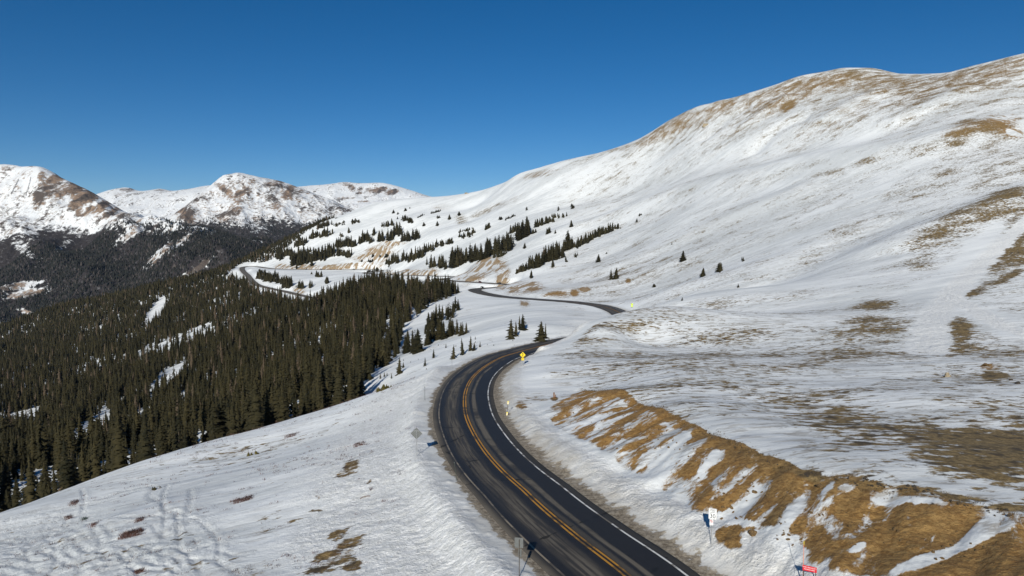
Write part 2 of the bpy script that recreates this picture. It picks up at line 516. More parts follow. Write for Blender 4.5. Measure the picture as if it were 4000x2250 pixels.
# ------------------------------------------------------------------ ski and foot tracks trodden into the near slope (real grooves)
TRACKS = [
 [(0,1342),(60,1322),(120,1303),(190,1280),(260,1262),(330,1240),(372,1217)],
 [(222,1316),(270,1305),(330,1301),(380,1298),(420,1290),(440,1284)],
 [(255,1255),(320,1233),(372,1222),(388,1228),(375,1245),(405,1262),(418,1278),(455,1302),(478,1316)],
 [(440,1284),(470,1295),(505,1312),(540,1345),(552,1372),(548,1400),(560,1422)],
 [(262,1318),(300,1345),(330,1332),(372,1320),(420,1350),(452,1345)],
 [(270,1405),(330,1396),(390,1382),(440,1376),(480,1388),(520,1372)],
 [(445,1290),(448,1320),(450,1352),(455,1380),(480,1402),(500,1432)],
 [(0,1405),(40,1400),(90,1412),(140,1405),(190,1418),(240,1400),(290,1408)],
 [(0,1420),(50,1425),(110,1440),(160,1449),(220,1430),(290,1418)],
 [(20,1390),(70,1395),(130,1385),(190,1372),(230,1390),(250,1370)],
 [(230,1330),(245,1350),(255,1375),(262,1402)],
 [(490,1400),(500,1425),(512,1449)],[(395,1415),(430,1430),(470,1449)],[(520,1400),(570,1425),(605,1449)],
 [(0,1440),(30,1446),(60,1460)],[(205,1230),(212,1262),(206,1290)],
 [(0,1362),(50,1366),(110,1358),(160,1372),(215,1356)],[(130,1449),(200,1432),(260,1415),(330,1405),(400,1380)],
 [(420,1220),(410,1250),(415,1300),(412,1340)],[(480,1230),(478,1270),(470,1300)],
]
track_amt = np.zeros(Zg.shape)
_g = np.random.default_rng(77)
for _k in range(46):
    _x, _y = _g.choice([110, 230, 330, 450]) + _g.normal() * 70, 1385 + _g.normal() * 38
    _a = _g.uniform(-0.5, 0.5) if _g.random() < 0.7 else _g.uniform(0.9, 2.0)
    _t = []
    for _i in range(5):
        _t.append((_x, _y)); _x += 24 * math.cos(_a); _y += 15 * math.sin(_a); _a += _g.normal() * 0.45
    TRACKS.append(_t)
for k, tr in enumerate(TRACKS):
    W = [hit(*p) for p in tr]
    W = np.array([w for w in W if w is not None])
    if len(W) < 2: continue
    C = catmull(W, lambda p: 0.7)
    D, S, K = line_field(C, 2.2)
    wv = 0.20 + 0.06 * (k % 3)
    D = D + 0.16 * pnoise(Xg / 0.7 + k, Yg / 0.7)
    Zg = Zg - 0.055 * np.exp(-(D / wv) ** 2) + 0.02 * np.exp(-((D - 2.1 * wv) / wv) ** 2)
    track_amt = np.maximum(track_amt, np.exp(-(D / 0.7) ** 2))
for (px, py, rad, amp) in ((110,1350,7.5,0.22),(300,1425,6.0,0.2),(40,1400,6,0.2),(470,1330,4,0.12),(500,1390,4,0.14),(200,1385,6,0.18),(90,1310,6,0.12)):
    c = hit(px, py)
    q = np.hypot(Xg - c[0], Yg - c[1]) / rad
    Zg = Zg + 0.28 * amp * (1 - sstep(0.4, 1.1, q)) * (0.5 * pnoise(Xg / 1.1 + px, Yg / 0.9) + 0.8 * pnoise(Xg / 0.5, Yg / 0.55 + px) - 0.6 * np.abs(pnoise(Xg / 0.9 + 7, Yg / 1.3 + px)))
    track_amt = np.maximum(track_amt, 0.8 * (1 - sstep(0.4, 1.1, q)))

# ------------------------------------------------------------------ the raw cut bank beside the near road
crest = [(1455,985,95),(1560,980,84),(1620,1015,76),(1700,1050,66),(1775,1085,59.5),(1850,1120,54),(1930,1155,49.5),(2010,1190,45.5),(2100,1207,43.5),(2190,1222,41.8),(2300,1240,40.2),(2400,1260,39),(2600,1300,36.5),(2900,1350,34.5)]
toe = [(3000,1800,22),(2400,1700,25),(2200,1600,28.2),(2000,1470,33.8),(1930,1420,36.6),(1850,1370,39.6),(1780,1318,43),(1700,1260,47.5),(1625,1205,52.3),(1550,1150,58.5),(1470,1110,65),(1400,1072,73),(1362,1045,79)]
poly = np.array([P(*q)[:2] for q in crest + toe])
def in_poly(px, py, poly):
    ins = np.zeros(px.shape, bool)
    n = len(poly); j = n - 1
    for i in range(n):
        xi, yi = poly[i]; xj, yj = poly[j]
        c = ((yi > py) != (yj > py)) & (px < (xj - xi) * (py - yi) / (yj - yi + 1e-12) + xi)
        ins ^= c; j = i
    return ins
cut = np.zeros(Zg.shape)
si, sj = slice(0, int(np.searchsorted(LV, math.log(110)))), slice(int(np.searchsorted(AZ, R(-2))), NA)
cut[si, sj] = in_poly(Xg[si, sj], Yg[si, sj], poly)
def blur(a, n):
    for _ in range(n):
        a[1:-1] = (a[:-2] + 2 * a[1:-1] + a[2:]) / 4
        a[:, 1:-1] = (a[:, :-2] + 2 * a[:, 1:-1] + a[:, 2:]) / 4
    return a
cut[si, sj] = blur(cut[si, sj], 12)
CRD, _, _ = line_field(np.array([P(*q) for q in crest]), 6.0)
# gullies running down the face, and clods
fx, fy = 0.72, 0.69                                        # along the face
al = Xg * fx - Yg * fy; dn = Xg * fy + Yg * fx
rill = pnoise(al / 2.6, dn / 9.0) * 0.30 + pnoise(al / 1.1 + 5, dn / 4.0) * 0.14
clod = np.abs(pnoise(Xg / 0.9, Yg / 0.9)) * 0.07 + np.abs(pnoise(Xg / 0.35 + 2, Yg / 0.35)) * 0.03
Zg = Zg + cut * (rill + clod)
horizon_reset()

# ------------------------------------------------------------------ where the wind has bared the ground: patches in the world, (photo centre, half axes, rotation, amount, tan)
BARE = [
 (2100,1060,150,34,0,.72,0),(2250,1092,190,38,0,.78,0),(2470,1125,190,62,0,.9,0),(2540,1172,90,34,0,.75,0),(2150,1125,140,22,0,.64,0),(2010,1018,60,16,0,.5,0),(2390,1068,160,25,0,.55,0),(2300,1160,170,22,0,.48,0),
 (2210,768,60,16,0,.8,0),(2190,812,82,26,0,.7,0),(2140,836,70,18,0,.5,0),(2410,832,42,44,0,.9,0),(2465,862,62,22,0,.62,0),(2525,890,75,22,0,.6,0),(2372,888,34,13,0,.85,0),(2310,880,26,10,0,.6,0),
 (2330,600,42,42,0,.6,0),(2385,562,70,30,-22,.62,0),(2460,530,75,30,-15,.66,0),(2540,495,60,38,-10,.75,0),(2320,665,42,16,0,.62,0),(2545,615,52,62,10,.85,0),(2500,665,42,50,20,.7,0),(2450,735,70,9,-28,.85,0),(2530,700,60,9,-30,.85,0),(2245,820,90,14,0,.5,0),
 (2502,946,36,20,0,.92,0),(2485,922,22,9,0,.8,1),(2340,930,120,16,0,.5,0),(2440,960,150,22,0,.5,0),(2560,930,30,12,0,.6,0),(1990,830,90,14,0,.4,0),(1920,860,60,10,0,.42,0),(2120,870,120,20,0,.38,0),(2300,905,150,14,0,.42,0),
 (2480,308,85,15,0,.72,.3),(2415,330,55,15,-8,.72,.3),(2380,362,125,18,-12,.5,0),(2520,295,45,12,0,.62,1),(2560,335,40,14,0,.62,1),(2440,420,170,46,-14,.42,0),(2510,375,90,30,0,.4,0),(2330,470,120,30,-18,.36,0),(2180,560,120,30,-25,.34,0),(2050,660,90,18,-25,.33,0),
 (2050,212,150,22,-8,.62,.3),(1950,242,110,20,-18,.58,.3),(2250,212,130,26,0,.62,.2),(2410,206,130,28,-10,.62,.2),(2545,165,90,26,-18,.6,.3),(1800,276,70,18,-25,.6,.4),(1710,312,60,20,-30,.6,.4),(1645,342,55,12,-28,.6,.4),(1560,374,60,8,-12,.5,.3),
 (1982,268,20,13,-30,.82,.6),(1945,282,50,14,-30,.45,.3),(2160,262,110,36,-20,.45,.2),(2080,290,120,30,-30,.4,.2),(2300,250,70,22,-20,.55,.2),(1840,325,60,14,-20,.4,.2),(1900,300,90,20,-28,.36,.2),(2000,240,120,24,-20,.45,.3),(2450,250,160,34,-18,.38,.1),
 (2350,290,140,26,-18,.33,0),(2030,415,60,8,-14,.36,0),(2080,435,45,7,-14,.5,0),(1900,455,90,8,-14,.3,0),(2190,405,60,10,-12,.45,0),(1850,560,60,8,-25,.36,0),(1690,530,40,6,-18,.34,0),(1500,640,60,8,-18,.3,0),(2050,500,160,26,-22,.32,0),
 (1350,438,45,9,-12,.5,.4),(1110,522,28,8,0,.36,.5),(1175,484,10,4,0,.85,.6),(1250,522,60,8,-20,.4,0),(1215,535,45,5,-25,.55,0),(1165,560,22,6,0,.5,0),
 # tan cuts beside the far road
 (1300,724,44,15.5,0,0.74,1),(1262,716,24.2,16.5,-30,0.8,1),(1345,722,24.2,12.5,0,0.74,1),(1215,672,46.2,20.5,-28,0.74,1),(1180,690,37.4,14.5,-20,0.74,1),(1240,668,27.5,16.5,-30,0.74,1),(1080,686,24.2,9.5,0,0.74,1),(1040,686,33,7.5,0,0.74,1),(1000,684,44,7.5,0,0.74,1),
 (958,632,37.4,16.5,0,0.74,1),(985,612,37.4,7.5,0,0.74,1),(930,650,44,14.5,0,0.74,1),(900,668,66,9.5,0,0.74,1),(835,671,44,7.5,0,0.74,1),(770,673,44,6.5,0,0.74,1),(710,672,22,6.5,0,0.74,1),(752,730,15.4,9.5,0,0.75,1),(1445,737,11,8.5,0,0.9,1),(1470,728,15.4,6.5,0,0.74,1),(1400,738,33,7.5,0,0.74,1),(1580,706,6.6,7.5,0,0.8,1),
 (1320,760,13.2,10.5,0,0.74,1),(1390,728,70,7,0,0.42,0.5),(1540,700,60,14,-10,0.34,0),(1560,690,40,10,-15,0.36,0),(1320,748,0,0,0,0,0),
 # near left slope
 (882,1172,26,16,-35,.66,.15),(865,1192,30,10,-20,.55,.15),(850,1342,50,13,-25,.6,.15),(872,1372,56,13,-30,.7,.15),(838,1392,70,15,-20,.56,.15),(885,1420,24,26,-30,.66,.15),(840,1425,80,12,-12,.6,0),(1160,1215,50,5,22,.7,.2),
 (1285,1310,20,6,40,.7,.2),(800,1250,14,6,0,.6,1),(790,1290,30,8,-15,.48,0),(700,1330,80,16,-20,.36,0),(930,1210,14,6,-40,.7,0),
 # right of the road
 (1310,1020,22,14,0,.6,.6),(1345,1000,35,14,0,.42,.4),(1395,1003,8,5,0,.8,.3),(1225,1010,16,26,0,.5,.2),(1500,960,120,14,0,.36,0),(1600,930,120,18,0,.3,0),
 (448,950,36,8,-40,.95,.2),(262,1082,44,8,-36,.95,.2),
 # top of the cut
 (1565,992,26,12,35,.95,1),(1590,1012,40,12,35,.9,1),(1660,1034,60,10,28,.86,.8),(1740,1075,60,12,28,.9,.8),(1850,1130,90,22,25,.92,.6),(1950,1165,70,16,22,.92,.5),(2040,1195,40,12,10,.8,0),(2130,1208,50,14,5,.7,0),(2200,1225,50,14,5,.78,0),(2290,1232,60,14,4,.7,0),(2430,1255,60,12,5,.6,0),(2540,1275,60,12,5,.6,0),
 # the bare brown face at the bottom right
 (2250,1340,170,72,4,.98,.4),(2130,1300,60,40,-20,.95,.4),(2350,1350,80,50,0,.95,.4),(2080,1380,70,26,-25,.92,.4),(2200,1420,120,26,0,.93,.3),(2470,1400,70,44,-25,.98,.3),(2520,1350,40,30,-40,.9,.3),(2420,1440,60,22,0,.95,.3),(1835,1345,38,30,0,.97,.4),(1895,1345,26,20,0,.92,.4),(1990,1240,36,22,-40,.92,.4),(1900,1215,52,26,-35,.7,.4),
 (1950,1300,60,20,-38,.6,.4),(1790,1235,70,40,-40,.62,.5),(2000,1330,26,14,-20,.92,.4),(1750,1150,60,26,-38,.62,.8),(1480,1050,70,34,-35,.55,1),(1620,1090,70,32,-35,.55,1),(2085,1255,30,16,-45,.8,.3),
]
NOBARE = [(2440,650,150,28,-42,1),(2350,780,24,90,0,1),(2360,720,70,20,0,1),(2540,830,60,18,10,.9),(2480,790,80,16,8,.9),(2150,1195,0,0,0,0),(2105,1325,26,34,-30,.7),(2390,1390,140,14,-22,1),(2440,1345,60,12,-40,.95),(2158,1376,26,9,-30,.7),(1990,1290,14,60,42,.85),(1870,1270,16,70,42,.8),(1930,1350,60,26,0,.9),(2300,1255,90,9,4,.9),(1700,1120,14,60,44,.7),(1790,1165,12,50,44,.7)]

bare = np.zeros(Zg.shape); tan = np.zeros(Zg.shape)
warp = pnoise(xr / 9, yr / 4) * 0.5 + pnoise(xr / 30 + 3, yr / 14) * 0.5
def blob(px, py, hw, hh, rot):
    """centre and inverse axes, on the ground, of an ellipse given by its photo half axes; None if it misses"""
    c = hit(px, py)
    if c is None or hw == 0: return None
    ca, sa = math.cos(R(-rot)), math.sin(R(-rot))
    def axis(dx, dy):
        s = []
        for sg in (1, -1):
            h = hit(px + sg * dx, py - sg * dy)
            if h is not None and 0.6 < h[1] / c[1] < 1.7: s.append((h - c)[:2] * sg)
        return np.mean(s, axis=0) if s else None
    a = axis(hw * ca, hw * sa); b = axis(-hh * sa, hh * ca)
    if a is None: a = np.array([hw * c[1] / FPX, 0])
    if b is None: b = np.array([0, hh * c[1] / FPX * 3])
    M = np.stack([a, b], 1)
    if abs(np.linalg.det(M)) < 1e-4: return None
    return c, np.linalg.inv(M), np.linalg.norm(a) + np.linalg.norm(b)
def stamp(spec, soft=(0.35, 1.5)):
    px, py, hw, hh, rot = spec[:5]
    bl = blob(px, py, hw, hh, rot)
    if bl is None: return None
    c, Mi, rad = bl
    si, sj = window(c[0], c[1], rad * 1.6)
    x = Xg[si, sj] - c[0]; y = Yg[si, sj] - c[1]
    q = np.hypot(Mi[0, 0] * x + Mi[0, 1] * y, Mi[1, 0] * x + Mi[1, 1] * y) + 0.35 * warp[si, sj]
    return si, sj, 1 - sstep(soft[0], soft[1], q)
# general dusting of bare tufts
rgt1 = sstep(6.0, 14.0, np.degrees(AZ)[None, :] + 0 * Zg)
rgt0 = sstep(2.0, 6.0, np.degrees(AZ)[None, :] + 0 * Zg) * (1 - sstep(110, 260, RR))[:, None]
base = 0.25 + 0.12 * rgt0 + 0.15 * pnoise(xr / 60, yr / 26) + 0.16 * pnoise(xr / 260 + 5, yr / 90) + 0.20 * sstep(90, 225, Zg) * rgt1
ax = np.degrees(AZ)[None, :] + 0 * Zg
rgt = sstep(1.0, 7.0, ax)
bare = base * (0.35 + 0.65 * np.maximum(rgt, 0.7 * (1 - sstep(90, 150, RR))[:, None]))
bare = bare + (0.21 + 0.20 * sstep(12, 24, ax)) * cut
tan = np.maximum(tan, (1.0 - 0.12 * sstep(13, 22, ax)) * cut)
bare = np.where(near & (cut < 0.3), bare * sstep(9.5, 13, RD), bare)
bare = np.where(near & (rough > 0.2), np.minimum(bare, 0.05), bare)
for s in BARE:
    w = stamp(s, (0.62, 1.3) if s[0] > 1400 and s[1] > 975 and s[5] > 0.75 else (0.35, 1.5))
    if w is None: continue
    si, sj, m = w
    tan[si, sj] = tan[si, sj] * (1 - m) + m * (s[6] + (0.45 if (s[0] > 1700 and s[1] > 1195 and s[5] > 0.6) else 0))
    bare[si, sj] = np.maximum(bare[si, sj], m * s[5] + (1 - m) * bare[si, sj])
for s in NOBARE:
    w = stamp(s)
    if w is None: continue
    si, sj, m = w
    bare[si, sj] *= 1 - m * s[5]
# the trodden pale track that climbs away over the bench
for line, wd in (([(2640,520),(2576,565),(2500,632),(2440,690),(2390,745),(2352,800),(2340,850),(2338,890)], 3.4), ([(2395,742),(2440,772),(2500,805),(2576,838),(2650,862)], 2.2)):
    W = [hit(*p) for p in line]
    D, _, _ = line_field(catmull(np.array([w for w in W if w is not None]), lambda p: 3.0), 14.0)
    D = D + 1.3 * pnoise(Xg / 4, Yg / 4)
    m_ = np.where(D < 1e8, 1 - sstep(wd * 0.6, wd * 1.5, D), 0)
    rough = np.maximum(rough, 0.9 * m_)
    bare = bare * (1 - 0.9 * m_)
    Zg = Zg + m_ * 0.10 * (pnoise(Xg / 1.1, Yg / 1.1) - np.abs(pnoise(Xg / 0.6 + 5, Yg / 0.6)))
grit = np.where(near, 1 - sstep(4.0, np.where(RS_ > 0, 6.4, 5.2), RD + 0.35 * pnoise(Xg / 2, Yg / 2)), 0)
dirty = np.where(near & (RS_ > 0), 1 - sstep(4.6, 8.6, RD + 0.9 * pnoise(Xg / 1.5, Yg / 1.5)), np.where(near, 0.55 * (1 - sstep(4.6, 6.8, RD + 0.7 * pnoise(Xg / 1.5, Yg / 1.5))), 0))
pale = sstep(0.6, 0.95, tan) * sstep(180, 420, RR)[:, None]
bare = np.where(near, bare * sstep(5.5, 7.0, RD), bare)

# ------------------------------------------------------------------ the sheet
ii = np.arange(NV * NA).reshape(NV, NA)
F = np.stack([ii[:-1, :-1], ii[:-1, 1:], ii[1:, 1:], ii[1:, :-1]], -1).reshape(-1, 4)
me = np_mesh('terrain', np.stack([Xg, Yg, Zg], -1).reshape(-1, 3), F,
             attrs=dict(bare=bare, tan=tan, cut=cut, grit=grit, rough=rough, track=track_amt, pale=pale, dirty=dirty, near=np.repeat((1 - 0.62 * sstep(140, 420, RR))[:, None], NA, 1)))

m_ter, t, b = new_mat('windblown_snow_and_tundra')
nb = NB(t)
pos = nb.pos()
st1 = nb.mapping(pos, (4.5, 1.0, 1.6), (0, 0, R(8)))
n_st = nb.noise(st1, 0.16, 9, 0.66, 0.3)               # wind streaks, metres to decimetres
n_iso = nb.noise(pos, 0.09, 10, 0.64)
n_cut = nb.noise(nb.mapping(pos, (1.0, 2.6, 1.0), (0, 0, R(-46))), 0.52, 10, 0.76, 0.4)
n_rib = nb.noise(nb.mapping(pos, (1.0, 5.5, 1.0), (0, 0, R(-46))), 0.62, 5, 0.6, 0.5)
n_cut = nb.math('ADD', nb.math('MULTIPLY', n_cut, 0.62), nb.math('MULTIPLY', n_rib, 0.52))
n_cut = nb.math('SUBTRACT', n_cut, 0.07)
cutA, bareA, tanA, gritA, roughA, trackA = (nb.attr(k) for k in ('cut', 'bare', 'tan', 'grit', 'rough', 'track'))
n_tuft = nb.noise(nb.mapping(pos, (1.8, 1.0, 1.0), (0, 0, R(8))), 1.15, 6, 0.68)
n_mid = nb.noise(nb.mapping(pos, (1.9, 1.0, 1.0), (0, 0, R(20))), 0.085, 6, 0.66)
n_tun = nb.math('ADD', nb.math('MULTIPLY', n_tuft, 0.56), nb.math('MULTIPLY', n_mid, 0.44))
mixn = nb.n('ShaderNodeMix', data_type='FLOAT')
nb.set(mixn.inputs[0], nb.math('MAXIMUM', cutA, nb.math('MULTIPLY', tanA, 0.6))); nb.set(mixn.inputs[2], n_tun); nb.set(mixn.inputs[3], n_cut)
n_far = nb.noise(nb.mapping(pos, (1.0, 6.0, 5.0), (0, 0, R(-14))), 0.13, 7, 0.66, 0.3)
mixf = nb.n('ShaderNodeMix', data_type='FLOAT')
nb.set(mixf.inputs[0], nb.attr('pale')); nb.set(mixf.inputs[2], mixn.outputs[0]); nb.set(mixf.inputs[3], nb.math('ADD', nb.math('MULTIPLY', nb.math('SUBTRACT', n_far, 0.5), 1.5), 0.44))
cov = nb.math('ADD', nb.math('MULTIPLY', nb.math('SUBTRACT', mixf.outputs[0], 0.5), 2.0), nb.math('SUBTRACT', bareA, 0.5))
mask = nb.smooth(cov, -0.08, 0.16)
# soil colours
fine = nb.noise(pos, 2.6, 8, 0.80)
olive = nb.mix(nb.smooth(fine, 0.3, 0.7), (0.120, 0.082, 0.034), (0.30, 0.212, 0.095))
tanc = nb.mix(nb.smooth(fine, 0.28, 0.72), (0.25, 0.128, 0.036), (0.43, 0.25, 0.082))
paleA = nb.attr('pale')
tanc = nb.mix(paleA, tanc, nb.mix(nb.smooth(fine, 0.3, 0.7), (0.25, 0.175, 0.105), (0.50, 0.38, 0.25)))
tufts = nb.mix(nb.smooth(nb.noise(pos, 0.7, 6, 0.6), 0.48, 0.75), olive, (0.075, 0.055, 0.032))
soil = nb.mix(nb.math('MULTIPLY', tanA, nb.smooth(n_iso, 0.25, 0.6, 0.75, 1.0)), tufts, tanc)
# snow: bright drifts, greyer wind crust with dust blown over it
n_big = nb.noise(nb.mapping(pos, (3.0, 1.0, 1.3), (0, 0, R(16))), 0.016, 6, 0.58)
drift = nb.smooth(nb.math('ADD', nb.math('MULTIPLY', n_st, 0.45), nb.math('MULTIPLY', n_big, 0.55)), 0.33, 0.62)
snow = nb.mix(drift, (0.68, 0.70, 0.705), (0.87, 0.885, 0.885))
dust = nb.smooth(nb.noise(st1, 1.1, 6, 0.7), 0.50, 0.70)
snow = nb.mix(nb.math('MULTIPLY', dust, nb.math('MULTIPLY', nb.smooth(bareA, 0.05, 0.4), 0.72)), snow, (0.33, 0.30, 0.26))
rough_snow = nb.mix(nb.smooth(nb.noise(pos, 1.6, 6, 0.6), 0.35, 0.65), (0.80, 0.80, 0.78), (0.92, 0.92, 0.91))
snow = nb.mix(roughA, snow, rough_snow)  # paler snow where the surface is rough
snow = nb.mix(nb.math('MULTIPLY', nb.attr('dirty'), nb.smooth(n_iso, 0.2, 0.7, 0.35, 0.85)), snow, (0.46, 0.41, 0.335))
col = nb.mix(mask, snow, soil)
gn = nb.noise(pos, 1.3, 7, 0.7)
gcov = nb.smooth(nb.math('ADD', gn, nb.math('MULTIPLY', nb.math('SUBTRACT', gritA, 0.5), 0.75)), 0.42, 0.62)
gcol = nb.mix(nb.smooth(fine, 0.3, 0.7), (0.15, 0.118, 0.08), (0.38, 0.325, 0.25))
col = nb.mix(nb.math('MULTIPLY', gcov, nb.smooth(gritA, 0.02, 0.3)), col, gcol)
t.links.new(col, b.inputs['Base Color'])
b.inputs['Roughness'].default_value = 0.78
b.inputs['Specular IOR Level'].default_value = 0.25
h1 = nb.math('ADD', nb.math('MULTIPLY', n_st, nb.math('MULTIPLY', nb.attr('near'), nb.math('SUBTRACT', 1.0, nb.math('MULTIPLY', cutA, 0.85)))), nb.math('MULTIPLY', mask, -0.10))
bmp = nb.bump(nb.math('ADD', nb.math('MULTIPLY', h1, 0.7), nb.math('MULTIPLY', n_iso, 0.5)), 0.30, 0.8)
h2 = nb.noise(pos, 4.2, 6, 0.7)
bmp2 = nb.bump(h2, 0.18, nb.math('ADD', 0.14, nb.math('MAXIMUM', nb.math('MAXIMUM', nb.math('MULTIPLY', roughA, 0.6), nb.math('MULTIPLY', trackA, 0.55)), nb.math('MULTIPLY', nb.math('MULTIPLY', cutA, mask), 0.45))), bmp)
t.links.new(bmp2, b.inputs['Normal'])
terrain = link('terrain', me, m_ter)
tag(terrain, kind='structure')

# ------------------------------------------------------------------ road surface and painted lines
def ribbon(name, i0, i1, lats, dz, mat, parent=None, skirt=0.0):
    C = road_c[i0:i1]; N = road_nrm[i0:i1]; S = road_s[i0:i1]
    r = np.hypot(C[:, 0], C[:, 1])
    ls = np.array(lats, float)
    V = np.zeros((len(C), len(ls), 3))
    wid = (1 + 0.38 * sstep(230, 430, r))[:, None, None] if skirt else 1.0      # the road is wider down there
    V[:, :, :2] = C[:, None, :2] + N[:, None, :] * (ls[None, :, None] * wid)
    lift = dz + 0.00038 * np.maximum(r - 120, 0) * (1 if dz < 0.003 else 1.0)
    V[:, :, 2] = (C[:, 2] + lift)[:, None] - 0.02 * np.abs(ls)[None, :] * (1 - sstep(150, 300, r))[:, None]
    if skirt: V[:, 0, 2] -= skirt; V[:, -1, 2] -= skirt
    k = len(ls)
    ix = np.arange(len(C) * k).reshape(len(C), k)
    Fq = np.stack([ix[:-1, :-1], ix[:-1, 1:], ix[1:, 1:], ix[1:, :-1]], -1).reshape(-1, 4)
    me = np_mesh(name, V.reshape(-1, 3), Fq, attrs=dict(lat=np.repeat(ls[None], len(C), 0), arc=np.repeat(S[:, None], k, 1), far=np.repeat(sstep(170, 900, r)[:, None], k, 1)))
    return link(name, me, mat, parent)

m_road, t, b = new_mat('worn_asphalt_with_road_dust')
nb = NB(t)
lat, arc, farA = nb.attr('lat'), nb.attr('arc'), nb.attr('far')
cv = nb.n('ShaderNodeCombineXYZ'); nb.set(cv.inputs[0], lat); nb.set(cv.inputs[1], nb.math('MULTIPLY', arc, 0.035))
n_long = nb.noise(cv.outputs[0], 1.5, 7, 0.62)
cv2 = nb.n('ShaderNodeCombineXYZ'); nb.set(cv2.inputs[0], nb.math('MULTIPLY', lat, 3.0)); nb.set(cv2.inputs[1], nb.math('MULTIPLY', arc, 0.10))
n_str = nb.noise(cv2.outputs[0], 1.6, 6, 0.6)
def band(c, w): return nb.smooth(nb.math('ABSOLUTE', nb.math('SUBTRACT', nb.math('ADD', lat, nb.math('MULTIPLY', nb.math('SUBTRACT', n_long, 0.5), 0.5)), c)), w, w * 0.25)
pos = nb.pos()
grain = nb.noise(pos, 24, 3, 0.7)
patchy = nb.noise(pos, 0.11, 5, 0.6)
dusty = nb.math('MULTIPLY', band(1.25, 0.36), nb.smooth(patchy, 0.3, 0.55, 0.35, 1.0))
d2 = nb.math('MULTIPLY', band(-1.75, 1.15), nb.smooth(n_str, 0.33, 0.62, 0.25, 1.0))
d3 = nb.math('MULTIPLY', nb.smooth(nb.math('ABSOLUTE', lat), 3.15, 4.0), 0.85)
d4 = nb.math('MULTIPLY', band(0.45, 0.30), 0.5)
dust = nb.math('MAXIMUM', nb.math('MAXIMUM', dusty, d2), nb.math('MAXIMUM', d3, d4))
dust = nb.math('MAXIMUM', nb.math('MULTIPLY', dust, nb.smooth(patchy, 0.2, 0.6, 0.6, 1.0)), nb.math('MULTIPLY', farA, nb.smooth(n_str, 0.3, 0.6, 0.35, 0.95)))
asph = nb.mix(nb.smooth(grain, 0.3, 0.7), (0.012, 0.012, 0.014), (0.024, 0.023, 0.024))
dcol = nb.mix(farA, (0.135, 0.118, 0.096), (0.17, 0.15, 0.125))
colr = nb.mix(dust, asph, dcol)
crackv = nb.n('ShaderNodeTexVoronoi', feature='DISTANCE_TO_EDGE'); nb.set(crackv.inputs['Vector'], nb.mapping(pos, (1, 1, 1))); crackv.inputs['Scale'].default_value = 0.09
crk = nb.smooth(nb.math('ADD', crackv.outputs[0], nb.math('MULTIPLY', nb.math('SUBTRACT', nb.noise(pos, 0.8, 4), 0.5), 0.05)), 0.0, 0.007, 0.75, 0.0)
colr = nb.mix(crk, colr, (0.007, 0.007, 0.007))
t.links.new(colr, b.inputs['Base Color'])
nb.set(b.inputs['Roughness'], nb.smooth(dust, 0.0, 0.6, 0.62, 0.9))
b.inputs['Specular IOR Level'].default_value = 0.3
t.links.new(nb.bump(grain, 0.01, 0.5), b.inputs['Normal'])

def paint(name, col, dirt, wear):
    m, t, b = new_mat(name)
    nb = NB(t)
    pos = nb.pos()
    n = nb.noise(pos, 0.35, 7, 0.68)
    c = nb.mix(nb.smooth(n, wear, wear + 0.22), dirt, col)
    t.links.new(c, b.inputs['Base Color'])
    b.inputs['Roughness'].default_value = 0.7
    return m
m_yel = paint('worn_yellow_road_paint', (0.50, 0.235, 0.02), (0.13, 0.075, 0.02), 0.26)
m_wht = paint('white_road_paint', (0.72, 0.71, 0.68), (0.16, 0.14, 0.11), 0.36)
m_drt = paint('dirty_road_paint', (0.26, 0.215, 0.155), (0.09, 0.077, 0.06), 0.42)

n_all = len(road_c)
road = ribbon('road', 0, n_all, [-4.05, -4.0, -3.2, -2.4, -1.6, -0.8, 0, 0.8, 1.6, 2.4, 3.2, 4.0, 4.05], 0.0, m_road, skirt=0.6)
tag(road, kind='structure')
i_far = int(np.searchsorted(road_s, road_s[np.argmin(np.abs(road_c[:, 1] - 168) + 1e3 * (road_c[:, 1] > 175))]))
k1 = int(np.nonzero(road_c[:, 1] > 430)[0][0])
for la in (-0.16, 0.16):
    ribbon('center_line', 0, k1, [la - 0.075, la + 0.075], 0.006, m_yel, road)
ribbon('edge_line', 0, k1, [-3.34, -3.20], 0.006, m_drt, road)
ribbon('edge_line', 0, k1, [3.18, 3.33], 0.006, m_wht, road)

# ------------------------------------------------------------------ far mountains across the valley
M1 = [(-500,850,2250),(-300,850,2250),(0,850,2300),(300,850,2300),(600,850,2300),(900,850,2250),(-300,800,2600),(0,800,2560),(130,786,2580),(300,790,2500),(600,740,2500),(900,760,2400),
 (0,742,2700),(100,738,2720),(250,740,2700),(400,715,2660),(500,700,2630),(600,668,2640),(700,690,2600),
 (-300,700,2950),(0,650,3080),(150,650,3080),(300,655,3020),(450,655,2920),(550,655,2780),
 (-300,600,3300),(0,600,3330),(150,602,3310),(300,603,3250),(420,612,3130),(500,622,3030),
 (0,550,3540),(100,550,3510),(200,556,3440),(300,562,3430),(365,572,3340),(-300,520,3700),
 (0,500,3740),(100,490,3720),(180,525,3560),(245,536,3580),(30,452,3900),(100,440,3850),(150,505,3640),
 (-450,500,4200),(-300,470,4200),(-150,440,4100),(0,413,4040),(40,417,4010),(75,417,3990),(95,424,3930),(130,437,3920),(165,455,3900),(200,470,3880),(240,490,3850),(270,508,3800),(300,525,3750),(340,546,3650),(380,557,3550),(430,568,3450),(500,580,3380),(560,590,3300),(600,600,3250),(650,612,3200),(720,632,3150),(800,660,3100),(900,690,3050)]
M1r = [q for q in M1 if q in M1[-21:]]
